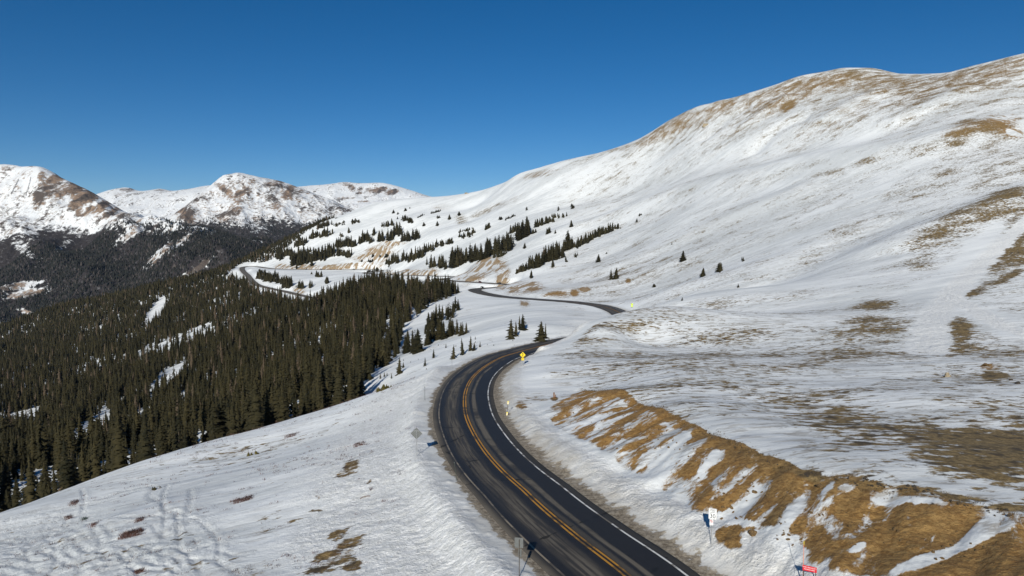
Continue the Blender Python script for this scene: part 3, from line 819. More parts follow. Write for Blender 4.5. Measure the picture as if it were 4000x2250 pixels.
M2 = [(200,700,3900),(450,680,3900),(600,680,3880),(750,680,3900),(950,690,3950),(1150,680,4000),(450,640,4200),(600,640,4180),(750,640,4220),(900,640,4400),(1100,620,4500),
 (450,600,4480),(520,600,4430),(600,598,4480),(700,600,4500),(800,600,4600),(600,530,4940),(650,545,4820),(700,525,4990),(545,540,4850),(480,575,4620),(850,575,4900),
 (250,650,4500),(330,612,4620),(380,590,4700),(430,545,4900),(480,507,5150),(530,471,5400),(560,453,5500),(600,447,5500),(640,451,5550),(690,453,5600),(720,461,5600),(760,475,5600),(800,492,5650),(850,515,5700),(900,535,5750),(960,560,5800),(1060,590,5800),(1200,640,5800)]
M2r = M2[-17:]
M3r = [(60,520,8500),(180,505,8500),(240,492,8500),(270,481,8500),(300,474,8500),(322,472,8500),(345,481,8500),(375,482,8500),(405,474,8500),(422,480,8500),(480,477,8500),(520,467,8500),(600,470,8500),(700,474,8500),(780,467,8500),(830,463,8500),(868,458,8500),(900,461,8500),(960,460,8500),(1000,469,8500),(1040,481,8500),(1090,496,8500),(1160,506,8500),(1300,530,8500)]
M3 = M3r + [(100,560,7500),(300,538,7500),(450,540,7500),(600,560,7000),(850,535,7500),(950,528,7500),(1050,532,7700),(100,640,6000),(300,640,6000),(600,640,6000),(900,640,6000),(1150,620,6300),(900,480,8200),(960,482,8200),(860,485,8100)]

def mountain(name, pts, ridge, pa, pb, ra, rb, na, nr, amp, lam, mat, seed, spurs=()):
    pts = list(pts)
    for (px, py, d) in ridge:
        pts.append((px, py + 12, d * 1.04)); pts.append((px, py + 70, d * 1.2))
    az = np.linspace(azr(pa, 100)[0], azr(pb, 100)[0], na)
    v = np.linspace(math.log(ra), math.log(rb), nr)
    T = tps_sheet(pts, az, v, 130, 170)
    r = np.exp(v)[:, None]
    X, Y, Z = r * np.sin(az), r * np.cos(az), T * r
    # gullied flanks: ridged noise, weaker along the crest line
    Ra = np.array([azr(q[0], q[2]) for q in ridge]); o = np.argsort(Ra[:, 0])
    rr = np.interp(az, Ra[o, 0], Ra[o, 1])[None, :]
    keep = np.clip(np.abs(r - rr) / (0.06 * rr), 0.12, 1)
    h = 0
    for k, (l, a) in enumerate(((1, 1), (0.48, 0.55), (0.22, 0.3), (0.1, 0.16), (0.045, 0.08))):
        q = pnoise(X / (lam * l) + seed + k * 7, Y / (lam * l * 2.6) + k * 3) if k < 2 else pnoise(X / (lam * l) + seed, Y / (lam * l * 1.6))
        h = h + a * (0.5 - np.abs(q) * 1.6)
    Z = Z + amp * keep * h
    M0 = dict(X=X, Y=Y, Z=Z, az=az, v=v)
    for line, hh, ww in spurs:
        ws = [m_hit(M0, *q) for q in line]
        ws = [q for q in ws if q is not None]
        D = np.full(Z.shape, 1e9)
        for a, c in zip(ws, ws[1:]):
            L2 = (c[0] - a[0]) ** 2 + (c[1] - a[1]) ** 2 + 1e-9
            tt = np.clip(((X - a[0]) * (c[0] - a[0]) + (Y - a[1]) * (c[1] - a[1])) / L2, 0, 1)
            D = np.minimum(D, np.hypot(X - a[0] - tt * (c[0] - a[0]), Y - a[1] - tt * (c[1] - a[1])))
        Z = Z + hh * np.exp(-np.abs(D / ww) ** 1.3)
    ix = np.arange(nr * na).reshape(nr, na)
    Fq = np.stack([ix[:-1, :-1], ix[:-1, 1:], ix[1:, 1:], ix[1:, :-1]], -1).reshape(-1, 4)
    return dict(name=name, X=X, Y=Y, Z=Z, az=az, v=v, F=Fq, mat=mat)

def m_at(M, x, y):
    a = np.arctan2(x, y); w = np.log(np.hypot(x, y))
    az, v, Z = M['az'], M['v'], M['Z']
    j = np.clip(np.searchsorted(az, a) - 1, 0, len(az) - 2); i = np.clip(np.searchsorted(v, w) - 1, 0, len(v) - 2)
    fa = np.clip((a - az[j]) / (az[j + 1] - az[j]), 0, 1); fv = np.clip((w - v[i]) / (v[i + 1] - v[i]), 0, 1)
    return Z[i, j] * (1 - fa) * (1 - fv) + Z[i, j + 1] * fa * (1 - fv) + Z[i + 1, j] * (1 - fa) * fv + Z[i + 1, j + 1] * fa * fv

def m_hit(M, px, py):
    x, y, z = ray(px, py)
    a = math.atan2(x, y); t = z / math.hypot(x, y)
    j = int(np.clip(np.searchsorted(M['az'], a), 0, len(M['az']) - 1))
    r = np.exp(M['v']); c = M['Z'][:, j] / r
    ok = np.nonzero(c >= t)[0]
    if len(ok) == 0: return None
    return np.array([r[ok[0]] * math.sin(a), r[ok[0]] * math.cos(a), M['Z'][ok[0], j]])

m_mtn, t, b = new_mat('snowy_rock_mountain')
nb = NB(t)
pos = nb.pos()
bareM, woodM = nb.attr('bare'), nb.attr('wood')
n1 = nb.noise(nb.mapping(pos, (1, 2.2, 1.6)), 0.010, 11, 0.66, 0.3)
n2 = nb.noise(pos, 0.045, 8, 0.68)
cov = nb.math('ADD', nb.math('MULTIPLY', nb.math('SUBTRACT', nb.math('ADD', nb.math('MULTIPLY', n1, 0.5), nb.math('MULTIPLY', n2, 0.5)), 0.5), 2.5), nb.math('MULTIPLY', bareM, 0.95))
mask = nb.smooth(cov, 0.12, 0.62)
rock = nb.mix(nb.smooth(n2, 0.35, 0.65), (0.135, 0.095, 0.07), (0.30, 0.215, 0.155))
rock = nb.mix(nb.smooth(n1, 0.5, 0.62), rock, (0.10, 0.08, 0.068))
snow = nb.mix(nb.smooth(n1, 0.35, 0.65), (0.74, 0.755, 0.775), (0.87, 0.88, 0.89))
floor = nb.mix(nb.smooth(nb.noise(pos, 0.07, 7, 0.72), 0.52, 0.95), (0.036, 0.031, 0.031), (0.17, 0.163, 0.168))
c = nb.mix(mask, snow, rock)
c = nb.mix(nb.smooth(nb.math('ADD', woodM, nb.math('MULTIPLY', nb.math('SUBTRACT', n2, 0.5), 1.2)), 0.35, 0.7), c, floor)
t.links.new(c, b.inputs['Base Color'])
b.inputs['Roughness'].default_value = 0.9
b.inputs['Specular IOR Level'].default_value = 0.1
t.links.new(nb.bump(nb.math('ADD', n1, nb.math('MULTIPLY', n2, 0.6)), 9.0, 0.9), b.inputs['Normal'])

def finish(M, bare, wood):
    me = np_mesh(M['name'], np.stack([M['X'], M['Y'], M['Z']], -1).reshape(-1, 3), M['F'], attrs=dict(bare=bare, wood=wood))
    return tag(link(M['name'], me, M['mat']), kind='structure')

def patches(M, specs, out):
    """(photo centre, half width, half height, rotation, amount) stamped on a mountain, as ellipses on its flank"""
    wv = pnoise(M['X'] / 90, M['Y'] / 120) * 0.7 + pnoise(M['X'] / 30, M['Y'] / 40) * 0.4
    for (px, py, hw, hh, rot, amt) in specs:
        c = m_hit(M, px, py)
        if c is None: continue
        s = c[1] / FPX
        ca, sa = math.cos(R(-rot)), math.sin(R(-rot))
        dx = (M['X'] - c[0] - 0 * M['X']) / s
        dz = -(M['Z'] - c[2]) / s + (M['Y'] - c[1]) * c[2] / c[1] / s
        dx = dx - (M['Y'] - c[1]) * c[0] / c[1] / s
        u = (dx * ca - dz * -sa) / hw; w = (dx * -sa * -1 * 0 + dx * -sa + dz * ca) / hh
        q = np.hypot(u, w) + 0.4 * wv
        near_ = np.abs(M['Y'] - c[1]) < 420
        out = np.maximum(out, amt * (1 - sstep(0.25, 1.6, q)) * near_)
    return out

mt1 = mountain('mountain', M1, M1r, -620, 1000, 2200, 5000, int(520 * Q), int(460 * Q), 44, 420, m_mtn, 1.3, [([(215,548),(265,578),(315,612),(370,655),(430,695),(480,718)], 85, 85), ([(385,585),(425,605),(470,625),(530,668),(575,700)], 70, 80), ([(20,590),(90,640),(160,690),(230,730)], 65, 95), ([(95,430),(100,470),(120,520),(170,560)], 22, 60), ([(160,460),(220,515),(290,560)], 14, 60)])
mt2 = mountain('mountain', M2, M2r, 120, 1300, 3800, 7000, int(420 * Q), int(340 * Q), 46, 520, m_mtn, 5.1, [([(600,450),(592,490),(600,540),(615,590)], 40, 110), ([(735,465),(725,510),(705,560)], 40, 110), ([(560,455),(500,520),(450,570)], 25, 90), ([(650,460),(655,520),(660,590)], 22, 100)])
mt3 = mountain('mountain', M3, M3r, 0, 1400, 5900, 10400, int(400 * Q), int(220 * Q), 40, 800, m_mtn, 9.7)

def lowness(M, hi, lo):
    n = pnoise(M['X'] / 160 + 3, M['Y'] / 220) * 45 + pnoise(M['X'] / 50, M['Y'] / 70) * 25
    return 1 - sstep(lo, hi, M['Z'] + n)
w1 = lowness(mt1, 105, -30)
b1 = patches(mt1, [(140,452,52,13,22,.85),(190,476,52,15,26,.95),(215,498,50,18,25,1.0),(255,520,40,11,30,.95),(170,482,46,20,35,.75),(280,535,46,8,30,.7),(225,530,40,10,25,.6),(135,470,30,14,30,.6),(105,445,18,14,60,.85),(115,470,10,30,20,.7),(98,500,16,18,40,.75),(92,520,14,12,30,.6),(60,437,30,8,10,.4),(160,470,22,8,25,.7),
 (280,560,40,6,30,.45),(330,570,50,6,30,.5),(375,585,40,7,40,.6),(200,535,14,10,50,.7),(15,425,20,6,0,.45),(420,625,30,12,40,.6),(480,680,40,8,40,.7),(395,660,12,9,30,.95),(300,540,18,14,50,.45)], 0.17 + 0.10 * pnoise(mt1['X'] / 300, mt1['Z'] / 120))
clear = patches(mt1, [(40,722,70,10,8,1.0),(70,738,60,10,10,1.0),(95,800,55,8,-25,1.0),(40,826,80,14,-5,1.0),(-60,835,120,14,0,1.0),(20,590,50,12,20,.5),(60,630,50,14,-40,.45),(160,560,20,20,0,.5),(470,690,30,5,20,.6),(400,640,52,11,42,.8),(505,672,44,8,42,.8),(330,588,50,11,36,.75),(455,612,44,8,36,.75),(150,625,30,8,35,.5),(430,580,30,6,20,.7),(560,690,30,6,40,.7)], 0 * w1)  # clearings; thin ones on the spurs paint their sunlit sides lighter and browner
b1 = np.where(clear > 0.3, np.maximum(b1, 0.62 * clear), b1)
finish(mt1, b1, w1 * (1 - clear))
w2 = lowness(mt2, 175, 40) * 0.9
b2 = patches(mt2, [(560,475,34,10,-30,.8),(575,490,22,18,-50,.7),(600,500,26,20,60,.7),(590,530,22,24,80,.6),(470,545,40,20,-40,.75),(500,575,40,26,0,.62),(690,462,40,9,5,.6),(730,478,20,9,40,.95),(722,495,12,16,80,.9),(700,520,14,26,90,.6),(640,458,30,7,0,.45),(620,480,14,14,40,.6),(650,560,40,30,0,.42),(560,560,30,25,0,.5),(760,480,10,10,0,.5),(745,500,12,20,80,.35)], 0.27 + 0.16 * pnoise(mt2['X'] / 260 + 3, mt2['Z'] / 200))
finish(mt2, b2, w2)
b3 = patches(mt3, [(320,478,24,6,0,.5),(405,478,22,5,0,.45),(885,474,8,12,60,.7),(905,482,10,10,60,.6),(950,478,34,7,5,.85),(985,484,20,7,10,.85),(870,465,14,5,0,.5),(870,500,30,4,0,.5),(915,507,14,4,0,.75),(300,490,20,8,0,.35)], 0.09 + 0.12 * pnoise(mt3['X'] / 400, mt3['Z'] / 200))
finish(mt3, b3, 0 * b3)

# ------------------------------------------------------------------ spruce trees
def spruce_crown(seed, nw, nb_, width, lo=0.05, ragged=0.35, core=True, irregular=0.0):
    """triangles of a crown of height 1: whorls of drooping folded fronds round a slim dark heart"""
    g = np.random.default_rng(seed)
    V, Fc = [], []
    for i in range(nw):
        f = (i + 0.3 * g.random()) / nw
        h = lo + (0.97 - lo) * f ** 0.92
        Rm = width * ((1 - h) ** 0.82) * (0.75 + 0.25 * min(1, (h - lo) / 0.1 + 0.4)) + 0.008
        n = max(4, int(round(nb_ * (0.55 + 0.45 * (1 - f)))))
        a0 = g.random() * 6.28
        for k in range(n):
            a = a0 + 6.283 * k / n + g.normal() * 0.22
            Rr = Rm * (1 + ragged * g.normal() * 0.8)
            if irregular and g.random() < irregular: continue
            Rr = max(0.25 * Rm, min(1.5 * Rm, Rr))
            ca, sa = math.cos(a), math.sin(a)
            hh = h + g.normal() * 0.35 * (1.0 / nw)
            droop = Rr * (0.30 + 0.35 * (1 - f)) + 0.005
            w = Rr * (0.30 + 0.12 * g.random()) + 0.004
            tip = (ca * Rr, sa * Rr, hh - droop + Rr * 0.12)
            mx, my, mz = ca * Rr * 0.55, sa * Rr * 0.55, hh - droop * 0.45
            b = len(V)
            V += [(0, 0, hh + 0.4 / nw), (mx - sa * w, my + ca * w, mz - w * 0.55), tip, (mx + sa * w, my - ca * w, mz - w * 0.55)]
            Fc += [(b, b + 1, b + 2), (b, b + 2, b + 3)]
    if core:
        b = len(V); n = 6
        for (h, q) in ((lo + 0.02, 0.30), (0.45, 0.34), (0.99, 0.0)):
            Rm = width * ((1 - h) ** 0.82) * q * 1.6 + 0.002
            for k in range(n):
                V.append((math.cos(6.283 * k / n) * Rm, math.sin(6.283 * k / n) * Rm, h))
        for ring in range(2):
            for k in range(n):
                p, q = b + ring * n + k, b + ring * n + (k + 1) % n
                Fc += [(p, q, q + n), (p, q + n, p + n)]
    return np.array(V, float), np.array(Fc, int)

def tier_crown(seed, tiers, n, width):
    """far-off crown: a few star-shaped skirts"""
    g = np.random.default_rng(seed)
    V, Fc = [], []
    for i in range(tiers):
        h0 = 0.04 + 0.80 * i / tiers
        h1 = min(1.0, h0 + 1.35 / tiers + 0.12)
        if i == tiers - 1: h1 = 1.0
        Rm = width * (1 - h0) ** 0.8
        b = len(V)
        V.append((g.normal() * 0.01, g.normal() * 0.01, h1))
        for k in range(n):
            r = Rm * (1.15 if k % 2 else 0.62) * (1 + 0.2 * g.normal())
            a = 6.283 * k / n + g.normal() * 0.15
            V.append((math.cos(a) * r, math.sin(a) * r, h0 + 0.03 * g.normal()))
        for k in range(n):
            Fc.append((b, b + 1 + k, b + 1 + (k + 1) % n))
    return np.array(V, float), np.array(Fc, int)

def trunk_geo(n, r0, h):
    V, Fc = [], []
    for (z, r) in ((-0.06, r0 * 1.25), (0.1, r0), (h, r0 * 0.25)):
        for k in range(n): V.append((math.cos(6.283 * k / n) * r, math.sin(6.283 * k / n) * r, z))
    for ring in range(2):
        for k in range(n):
            p, q = ring * n + k, ring * n + (k + 1) % n
            Fc += [(p, q, q + n), (p, q + n, p + n)]
    return np.array(V, float), np.array(Fc, int)

def foliage_mat(name, dark, light, dead):
    m, t, b = new_mat(name)
    nb = NB(t)
    tv = nb.attr('tint')
    oi = nb.n('ShaderNodeObjectInfo').outputs['Random']
    v = nb.math('FRACT', nb.math('ADD', tv, oi))
    n = nb.noise(nb.pos(), 0.9, 5, 0.7)
    c = nb.mix(nb.math('ADD', nb.math('MULTIPLY', v, 0.62), nb.math('MULTIPLY', nb.smooth(n, 0.3, 0.7), 0.38)), dark, light)
    if dead is not None:
        c = nb.mix(nb.math('GREATER_THAN', tv, 0.93), c, dead)
    t.links.new(c, b.inputs['Base Color'])
    b.inputs['Roughness'].default_value = 0.9
    b.inputs['Specular IOR Level'].default_value = 0.12
    return m
m_fol = foliage_mat('spruce_needles', (0.013, 0.014, 0.008), (0.055, 0.046, 0.021), (0.100, 0.074, 0.050))
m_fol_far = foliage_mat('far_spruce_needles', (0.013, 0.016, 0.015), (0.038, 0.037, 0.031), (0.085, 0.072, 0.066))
m_bark = plain('spruce_bark', (0.11, 0.085, 0.062), 0.95, var=0.35, scale=9, spec=0.1)

NEARV = [spruce_crown(100 + k, 18, 9, (0.155, 0.135, 0.175, 0.145, 0.165, 0.125)[k], 0.04 + 0.02 * (k % 3), 0.36 + 0.15 * (k > 3), core=k < 5, irregular=(0, .1, 0, .15, .3, .55)[k]) for k in range(6)]
MIDV = [spruce_crown(200 + k, 11, 6, (0.165, 0.14, 0.18, 0.15)[k], 0.04, 0.36) for k in range(4)]
FARV = [tier_crown(300 + k, 4, 8, (0.17, 0.15, 0.185, 0.16)[k]) for k in range(4)]
TINYV = [tier_crown(400 + k, 2, 6, (0.19, 0.16, 0.21)[k]) for k in range(3)]
YOUNGV = [spruce_crown(500 + k, 13, 9, (0.23, 0.26, 0.21)[k], 0.03, 0.4, irregular=0.12) for k in range(3)]
BUSHV = [spruce_crown(600 + k, 7, 9, (0.55, 0.75)[k], 0.02, 0.5, irregular=0.2) for k in range(2)]

def joined(name, items, lods, mat):
    """items: (x, y, z, height, width factor, tint, turn, lod); one mesh with every crown"""
    Vs, Fs, Ts = [], [], []
    off = 0
    A = np.array(items, float)
    for li, (vars_, tr) in enumerate(lods):
        sel = A[A[:, 7] == li]
        for vi in range(len(vars_)):
            s = sel[vi::len(vars_)]
            if len(s) == 0: continue
            BV, BF = vars_[vi]
            if tr is not None:
                tv, tf = tr
                BF = np.concatenate([BF, tf + len(BV)]); BV = np.concatenate([BV, tv])
            c, sn = np.cos(s[:, 6]), np.sin(s[:, 6])
            h, w = s[:, 3], s[:, 4] * s[:, 3]
            X = (BV[None, :, 0] * c[:, None] - BV[None, :, 1] * sn[:, None]) * w[:, None] + s[:, 0:1]
            Y = (BV[None, :, 0] * sn[:, None] + BV[None, :, 1] * c[:, None]) * w[:, None] + s[:, 1:2]
            Z = BV[None, :, 2] * h[:, None] + s[:, 2:3]
            Vs.append(np.stack([X, Y, Z], -1).reshape(-1, 3))
            k = len(BV)
            Fs.append((BF[None] + (np.arange(len(s)) * k)[:, None, None] + off).reshape(-1, 3))
            Ts.append(np.repeat(s[:, 5], k))
            off += len(s) * k
    me = np_mesh(name, np.concatenate(Vs), np.concatenate(Fs), smooth=False, attrs=dict(tint=np.concatenate(Ts)))
    return link(name, me, mat)

# --- where the dense forest stands, in plan: (photo x, metres ahead)
FOREST = [
 [(-380,82),(-150,88),(0,97),(200,104),(400,114),(560,124),(700,134),(820,144),(880,158),(915,180),(945,215),(985,236),(1008,262),(1006,300),(1004,350),(1024,405),(1072,455),(1112,505),(1142,548),(1120,590),(1125,640),(1085,690),(1040,760),(990,800),(930,830),(880,850),(800,835),(760,915),(715,985),(690,1040),(650,1085),(628,1180),(608,1290),(588,1410),(560,1480),
  (585,1560),(592,1660),(610,1680),(640,1665),(700,1600),(712,1640),(745,1690),(775,1720),(815,1760),(850,1800),(820,1840),(740,1830),(640,1800),(560,1760),(430,1680),(200,1780),(130,1830),(0,1960),(-200,2000),(-380,1500),(-420,600)],
]
FP = [np.array([((px - W0 / 2) / FPX * d, d) for px, d in f]) for f in FOREST]
HOLES = [(392,793,40,15,-48,1),(428,948,58,22,-40,1),(232,1078,66,24,-38,1),(40,1062,80,26,-16,1),(480,845,70,16,-25,.8),(395,880,40,12,-30,.75),(360,895,14,10,0,.7),(980,800,30,30,0,.4),(760,1050,20,10,0,.7),(1000,830,30,16,0,.4),(965,735,22,10,0,.4),(1020,880,20,12,0,.6),(860,1000,16,16,0,.5),(560,760,20,8,0,.4)]
hb = [(blob(*h[:5]), h[5]) for h in HOLES]

def sample_forest(n):
    a = RNG.uniform(R(-46), R(-2), n)
    r = np.sqrt(RNG.uniform(80.0 ** 2, 2050.0 ** 2, n))
    x, y = r * np.sin(a), r * np.cos(a)
    ok = np.zeros(n, bool)
    for f in FP: ok |= in_poly(x, y, f)
    return x[ok], y[ok]

fx_, fy_ = sample_forest(150000)
keep = np.ones(len(fx_), bool)
u = RNG.random(len(fx_))
for (bl, amt) in hb:
    if bl is None: continue
    c, Mi, rad = bl
    q = np.hypot(Mi[0, 0] * (fx_ - c[0]) + Mi[0, 1] * (fy_ - c[1]), Mi[1, 0] * (fx_ - c[0]) + Mi[1, 1] * (fy_ - c[1])) + 0.3 * pnoise(fx_ / 12, fy_ / 12)
    keep &= ~((q < 1.0) & (u < amt))
dn_ = 0.62 + 0.5 * pnoise(fx_ / 60, fy_ / 60) + 0.3 * pnoise(fx_ / 18 + 4, fy_ / 18)
rr_ = np.hypot(fx_, fy_)
dens = np.clip(dn_, 0.25, 1) * np.where(rr_ < 450, 1.0, np.where(rr_ < 900, 0.78, 0.55))
# looser towards the snowfield edge by the road
keep &= RNG.random(len(fx_)) < dens
fx_, fy_ = fx_[keep], fy_[keep]
# away from the road
rd = road_c[::3]
fr = np.ones(len(fx_), bool)
for k in range(0, len(rd)):
    fr &= (fx_ - rd[k, 0]) ** 2 + (fy_ - rd[k, 1]) ** 2 > 11.0 ** 2
fx_, fy_ = fx_[fr], fy_[fr]
# keep a minimum spacing by a hash grid
cellk = {}
sel = []
for k in range(len(fx_)):
    s = 2.5 if fx_[k] ** 2 + fy_[k] ** 2 < 420 ** 2 else 3.2
    key = (int(fx_[k] // s), int(fy_[k] // s))
    if key in cellk: continue
    cellk[key] = 1; sel.append(k)
fx_, fy_ = fx_[sel], fy_[sel]
fz_ = ground(fx_, fy_)
fh_ = np.clip(RNG.normal(12.4, 3.9, len(fx_)), 3.5, 23) * (1 + 0.12 * pnoise(fx_ / 90, fy_ / 90))
small = RNG.random(len(fx_)) < 0.12
fh_ = np.where(small, fh_ * 0.5, fh_) * (0.70 + 0.30 * sstep(180, 650, np.hypot(fx_, fy_)))
up = sstep(-75, 40, fz_) * sstep(900, 1500, np.hypot(fx_, fy_))
fh_ = fh_ * (1 - 0.35 * up)

TREES = []     # dict rows: x y z h w tint rot place
for x, y, z, h in zip(fx_, fy_, fz_, fh_):
    TREES.append([x, y, z - 0.15, h, random.uniform(0.85, 1.2), random.random(), random.uniform(0, 6.28), 'forest'])

# --- loose trees and clumps on the open snow: (x0, y0, x1, y1, count, photo height, spread, place)
ST = [
 (1133,673,1166,662,13,40,4,'A'),(1171,658,1218,650,14,38,4,'A'),(1223,643,1288,624,17,40,4,'A'),(1240,650,1276,640,6,18,2,'A'),(1302,602,1333,588,14,38,4,'A'),(1286,587,1301,578,5,18,2,'A'),(1345,571,1396,556,14,18,3,'A'),(1386,548,1424,546,6,11,2,'A'),
 (1074,666,1074,666,1,22,0,'A'),(1080,673,1096,671,4,27,1,'A'),(1102,670,1122,676,5,29,2,'A'),
 (1300,688,1326,678,9,18,2,'B'),(1331,676,1366,668,12,31,3,'B'),(1366,658,1416,643,19,33,4,'B'),(1418,631,1441,623,8,25,2,'B'),(1426,621,1432,619,4,36,1,'B'),(1446,623,1481,606,14,21,3,'B'),(1478,606,1541,578,28,19,3,'B'),(1546,576,1561,575,4,13,1,'B'),(1391,671,1391,671,3,20,2,'B'),(1337,699,1338,699,2,20,2,'B'),(1448,646,1448,646,3,10,4,'B'),(1426,658,1426,658,2,12,2,'B'),
 (1404,527,1404,527,2,6,4,'S'),(1440,522,1440,522,2,8,3,'S'),(1323,527,1330,529,3,5,2,'S'),(1256,552,1262,552,2,8,1,'S'),(1271,553,1298,542,8,6,1,'S'),(1340,588,1348,585,2,12,0,'S'),(1380,588,1380,588,3,14,3,'S'),(1397,587,1397,587,1,10,0,'S'),(1437,570,1437,570,2,14,1,'S'),(1320,624,1320,624,2,17,1,'S'),
 (1507,658,1507,658,2,16,2,'R'),(1537,703,1537,703,1,26,0,'R'),(1550,701,1550,701,2,26,1,'R'),(1526,638,1526,638,1,5,0,'R'),(1602,558,1602,558,1,8,0,'R'),(1607,543,1613,541,2,6,2,'R'),(1718,656,1718,656,2,23,1,'R'),(1768,695,1768,695,2,19,2,'R'),(1812,683,1812,683,3,22,3,'R'),(1866,656,1866,656,2,11,3,'R'),(1857,723,1857,723,1,10,0,'R'),(1716,756,1716,756,1,10,0,'R'),(1645,722,1650,722,2,8,2,'R'),(1690,615,1690,615,1,5,0,'R'),
 (1010,607,1033,605,6,24,2,'C'),(1037,601,1056,600,7,24,2,'C'),(982,664,1068,644,20,24,4,'C'),(1066,635,1086,630,7,20,2,'C'),(1093,622,1138,611,13,14,3,'C'),(1150,586,1190,577,6,8,2,'C'),(1156,598,1196,588,9,13,4,'C'),(1221,578,1232,571,6,12,2,'C'),
 (1067,568,1067,568,2,9,1,'S'),(1100,568,1100,568,2,12,1,'S'),(1131,551,1131,551,2,10,2,'S'),(1155,541,1155,541,3,9,2,'S'),(990,536,990,536,2,8,2,'S'),(1001,539,1001,539,1,6,0,'S'),(1018,530,1020,530,3,7,2,'S'),(1031,524,1031,524,1,4,0,'S'),(1000,551,1000,551,1,8,0,'S'),(1083,538,1108,531,9,6,1,'S'),(1051,548,1066,541,6,5,1,'S'),(1102,547,1102,547,3,7,2,'S'),(1012,552,1036,560,9,12,3,'S'),
 (952,606,966,604,5,26,2,'C'),(972,604,988,602,6,26,2,'C'),(992,592,1006,588,6,28,3,'C'),(940,592,940,592,4,19,2,'C'),(960,571,990,568,7,15,3,'C'),(930,611,941,608,3,20,1,'C'),(905,612,928,602,11,24,3,'C'),(885,621,896,619,5,18,1,'C'),(845,622,883,615,15,21,3,'C'),(860,596,860,596,4,8,3,'C'),(878,586,878,586,3,13,1,'C'),(880,561,903,560,8,8,3,'C'),(840,569,866,562,8,6,3,'C'),(844,550,850,548,2,4,1,'C'),
 (735,666,790,652,34,25,7,'D'),(790,654,842,638,34,25,7,'D'),(735,650,780,640,20,20,6,'D'),(848,642,885,646,11,20,3,'D'),(752,608,752,608,5,13,2,'D'),(778,600,832,588,18,15,4,'D'),(797,576,830,566,16,12,4,'D'),(740,620,770,610,16,14,5,'D'),(700,650,735,640,22,18,6,'D'),
 (780,566,866,537,34,6,2,'D'),(760,584,790,568,14,9,2,'D'),
 (645,699,690,703,16,20,4,'E'),(665,705,725,713,22,22,4,'E'),(712,720,732,723,9,25,3,'E'),(750,724,765,726,5,19,1,'E'),(780,722,780,722,3,17,2,'E'),(745,723,745,723,1,8,0,'E'),(795,697,808,696,5,15,2,'E'),(784,690,784,690,1,9,0,'E'),(650,690,662,692,5,14,2,'E'),(822,712,826,712,2,16,2,'E'),
 (938,646,938,646,2,9,1,'S'),(956,646,956,646,1,8,0,'S'),(970,646,976,646,3,9,1,'S'),(910,658,910,658,1,7,0,'S'),(928,658,938,658,4,7,1,'S'),(971,665,980,662,5,12,1,'C'),(945,680,952,681,3,8,1,'S'),(925,683,940,684,5,5,1,'S'),
 (1118,848,1170,838,5,42,5,'F'),(1090,858,1115,846,4,48,6,'F'),(1040,886,1052,884,3,52,3,'F'),(1016,890,1030,884,3,46,4,'F'),(1068,868,1082,862,3,42,4,'F'),(1130,800,1150,775,5,30,6,'F'),(1100,808,1130,795,6,36,7,'F'),(1120,742,1146,734,6,28,4,'F'),(1140,740,1152,738,3,30,2,'F'),(1075,835,1098,822,5,40,7,'F'),
]
PLACES = {
 'A': ('tall dark spruce in the broad grove above the middle bend of the far road', 'grove above the middle bend of the far road'),
 'B': ('dark spruce in the long narrow line climbing the snowy hillside above the road', 'long line of spruces climbing the hillside'),
 'C': ('dark spruce in a small clump on the upper snowfield beside the broad grove', 'clumps on the upper snowfield'),
 'D': ('dark spruce in the thick belt on the slope above the farthest road bend', 'belt above the farthest road bend'),
 'E': ('dark spruce in the small wood enclosed by the farthest hairpin of the road', 'small wood inside the farthest hairpin'),
 'F': ('green spruce on open snow at the loose fringe of the dense forest', 'loose fringe of the dense forest on the snow'),
 'forest': ('dark spruce packed inside the dense forest on the slope below the road', 'spruces inside the dense forest'),
 'front': ('tall dark spruce in the dense forest\'s front row, behind the near snow slope', 'front row of the dense forest'),
}
BUSH, SINGLE = [], []
for (x0, y0, x1, y1, n, ph, sp, pl) in ST:
    n = n if n <= 1 else int(round(n * 1.8))
    for k in range(n):
        f = (k + 0.5) / n if n > 1 else 0.5
        f = min(1, max(0, f + random.gauss(0, 0.5 / n)))
        px = x0 + (x1 - x0) * f + random.gauss(0, sp * 0.7)
        py = y0 + (y1 - y0) * f + random.gauss(0, sp * 0.6)
        w = hit(px, py)
        if w is None: continue
        h = ph * random.uniform(0.78, 1.25) * math.hypot(w[1], w[2]) / FPX
        if n > 3 and random.random() < 0.18: h *= 0.6
        row = [w[0], w[1], w[2] - 0.1, h, random.uniform(1.15, 1.75) * (1.0 if ph > 9 else 1.5), random.random() * 0.95, random.uniform(0, 6.28), pl]
        (SINGLE if pl in 'SR' else TREES).append(row)

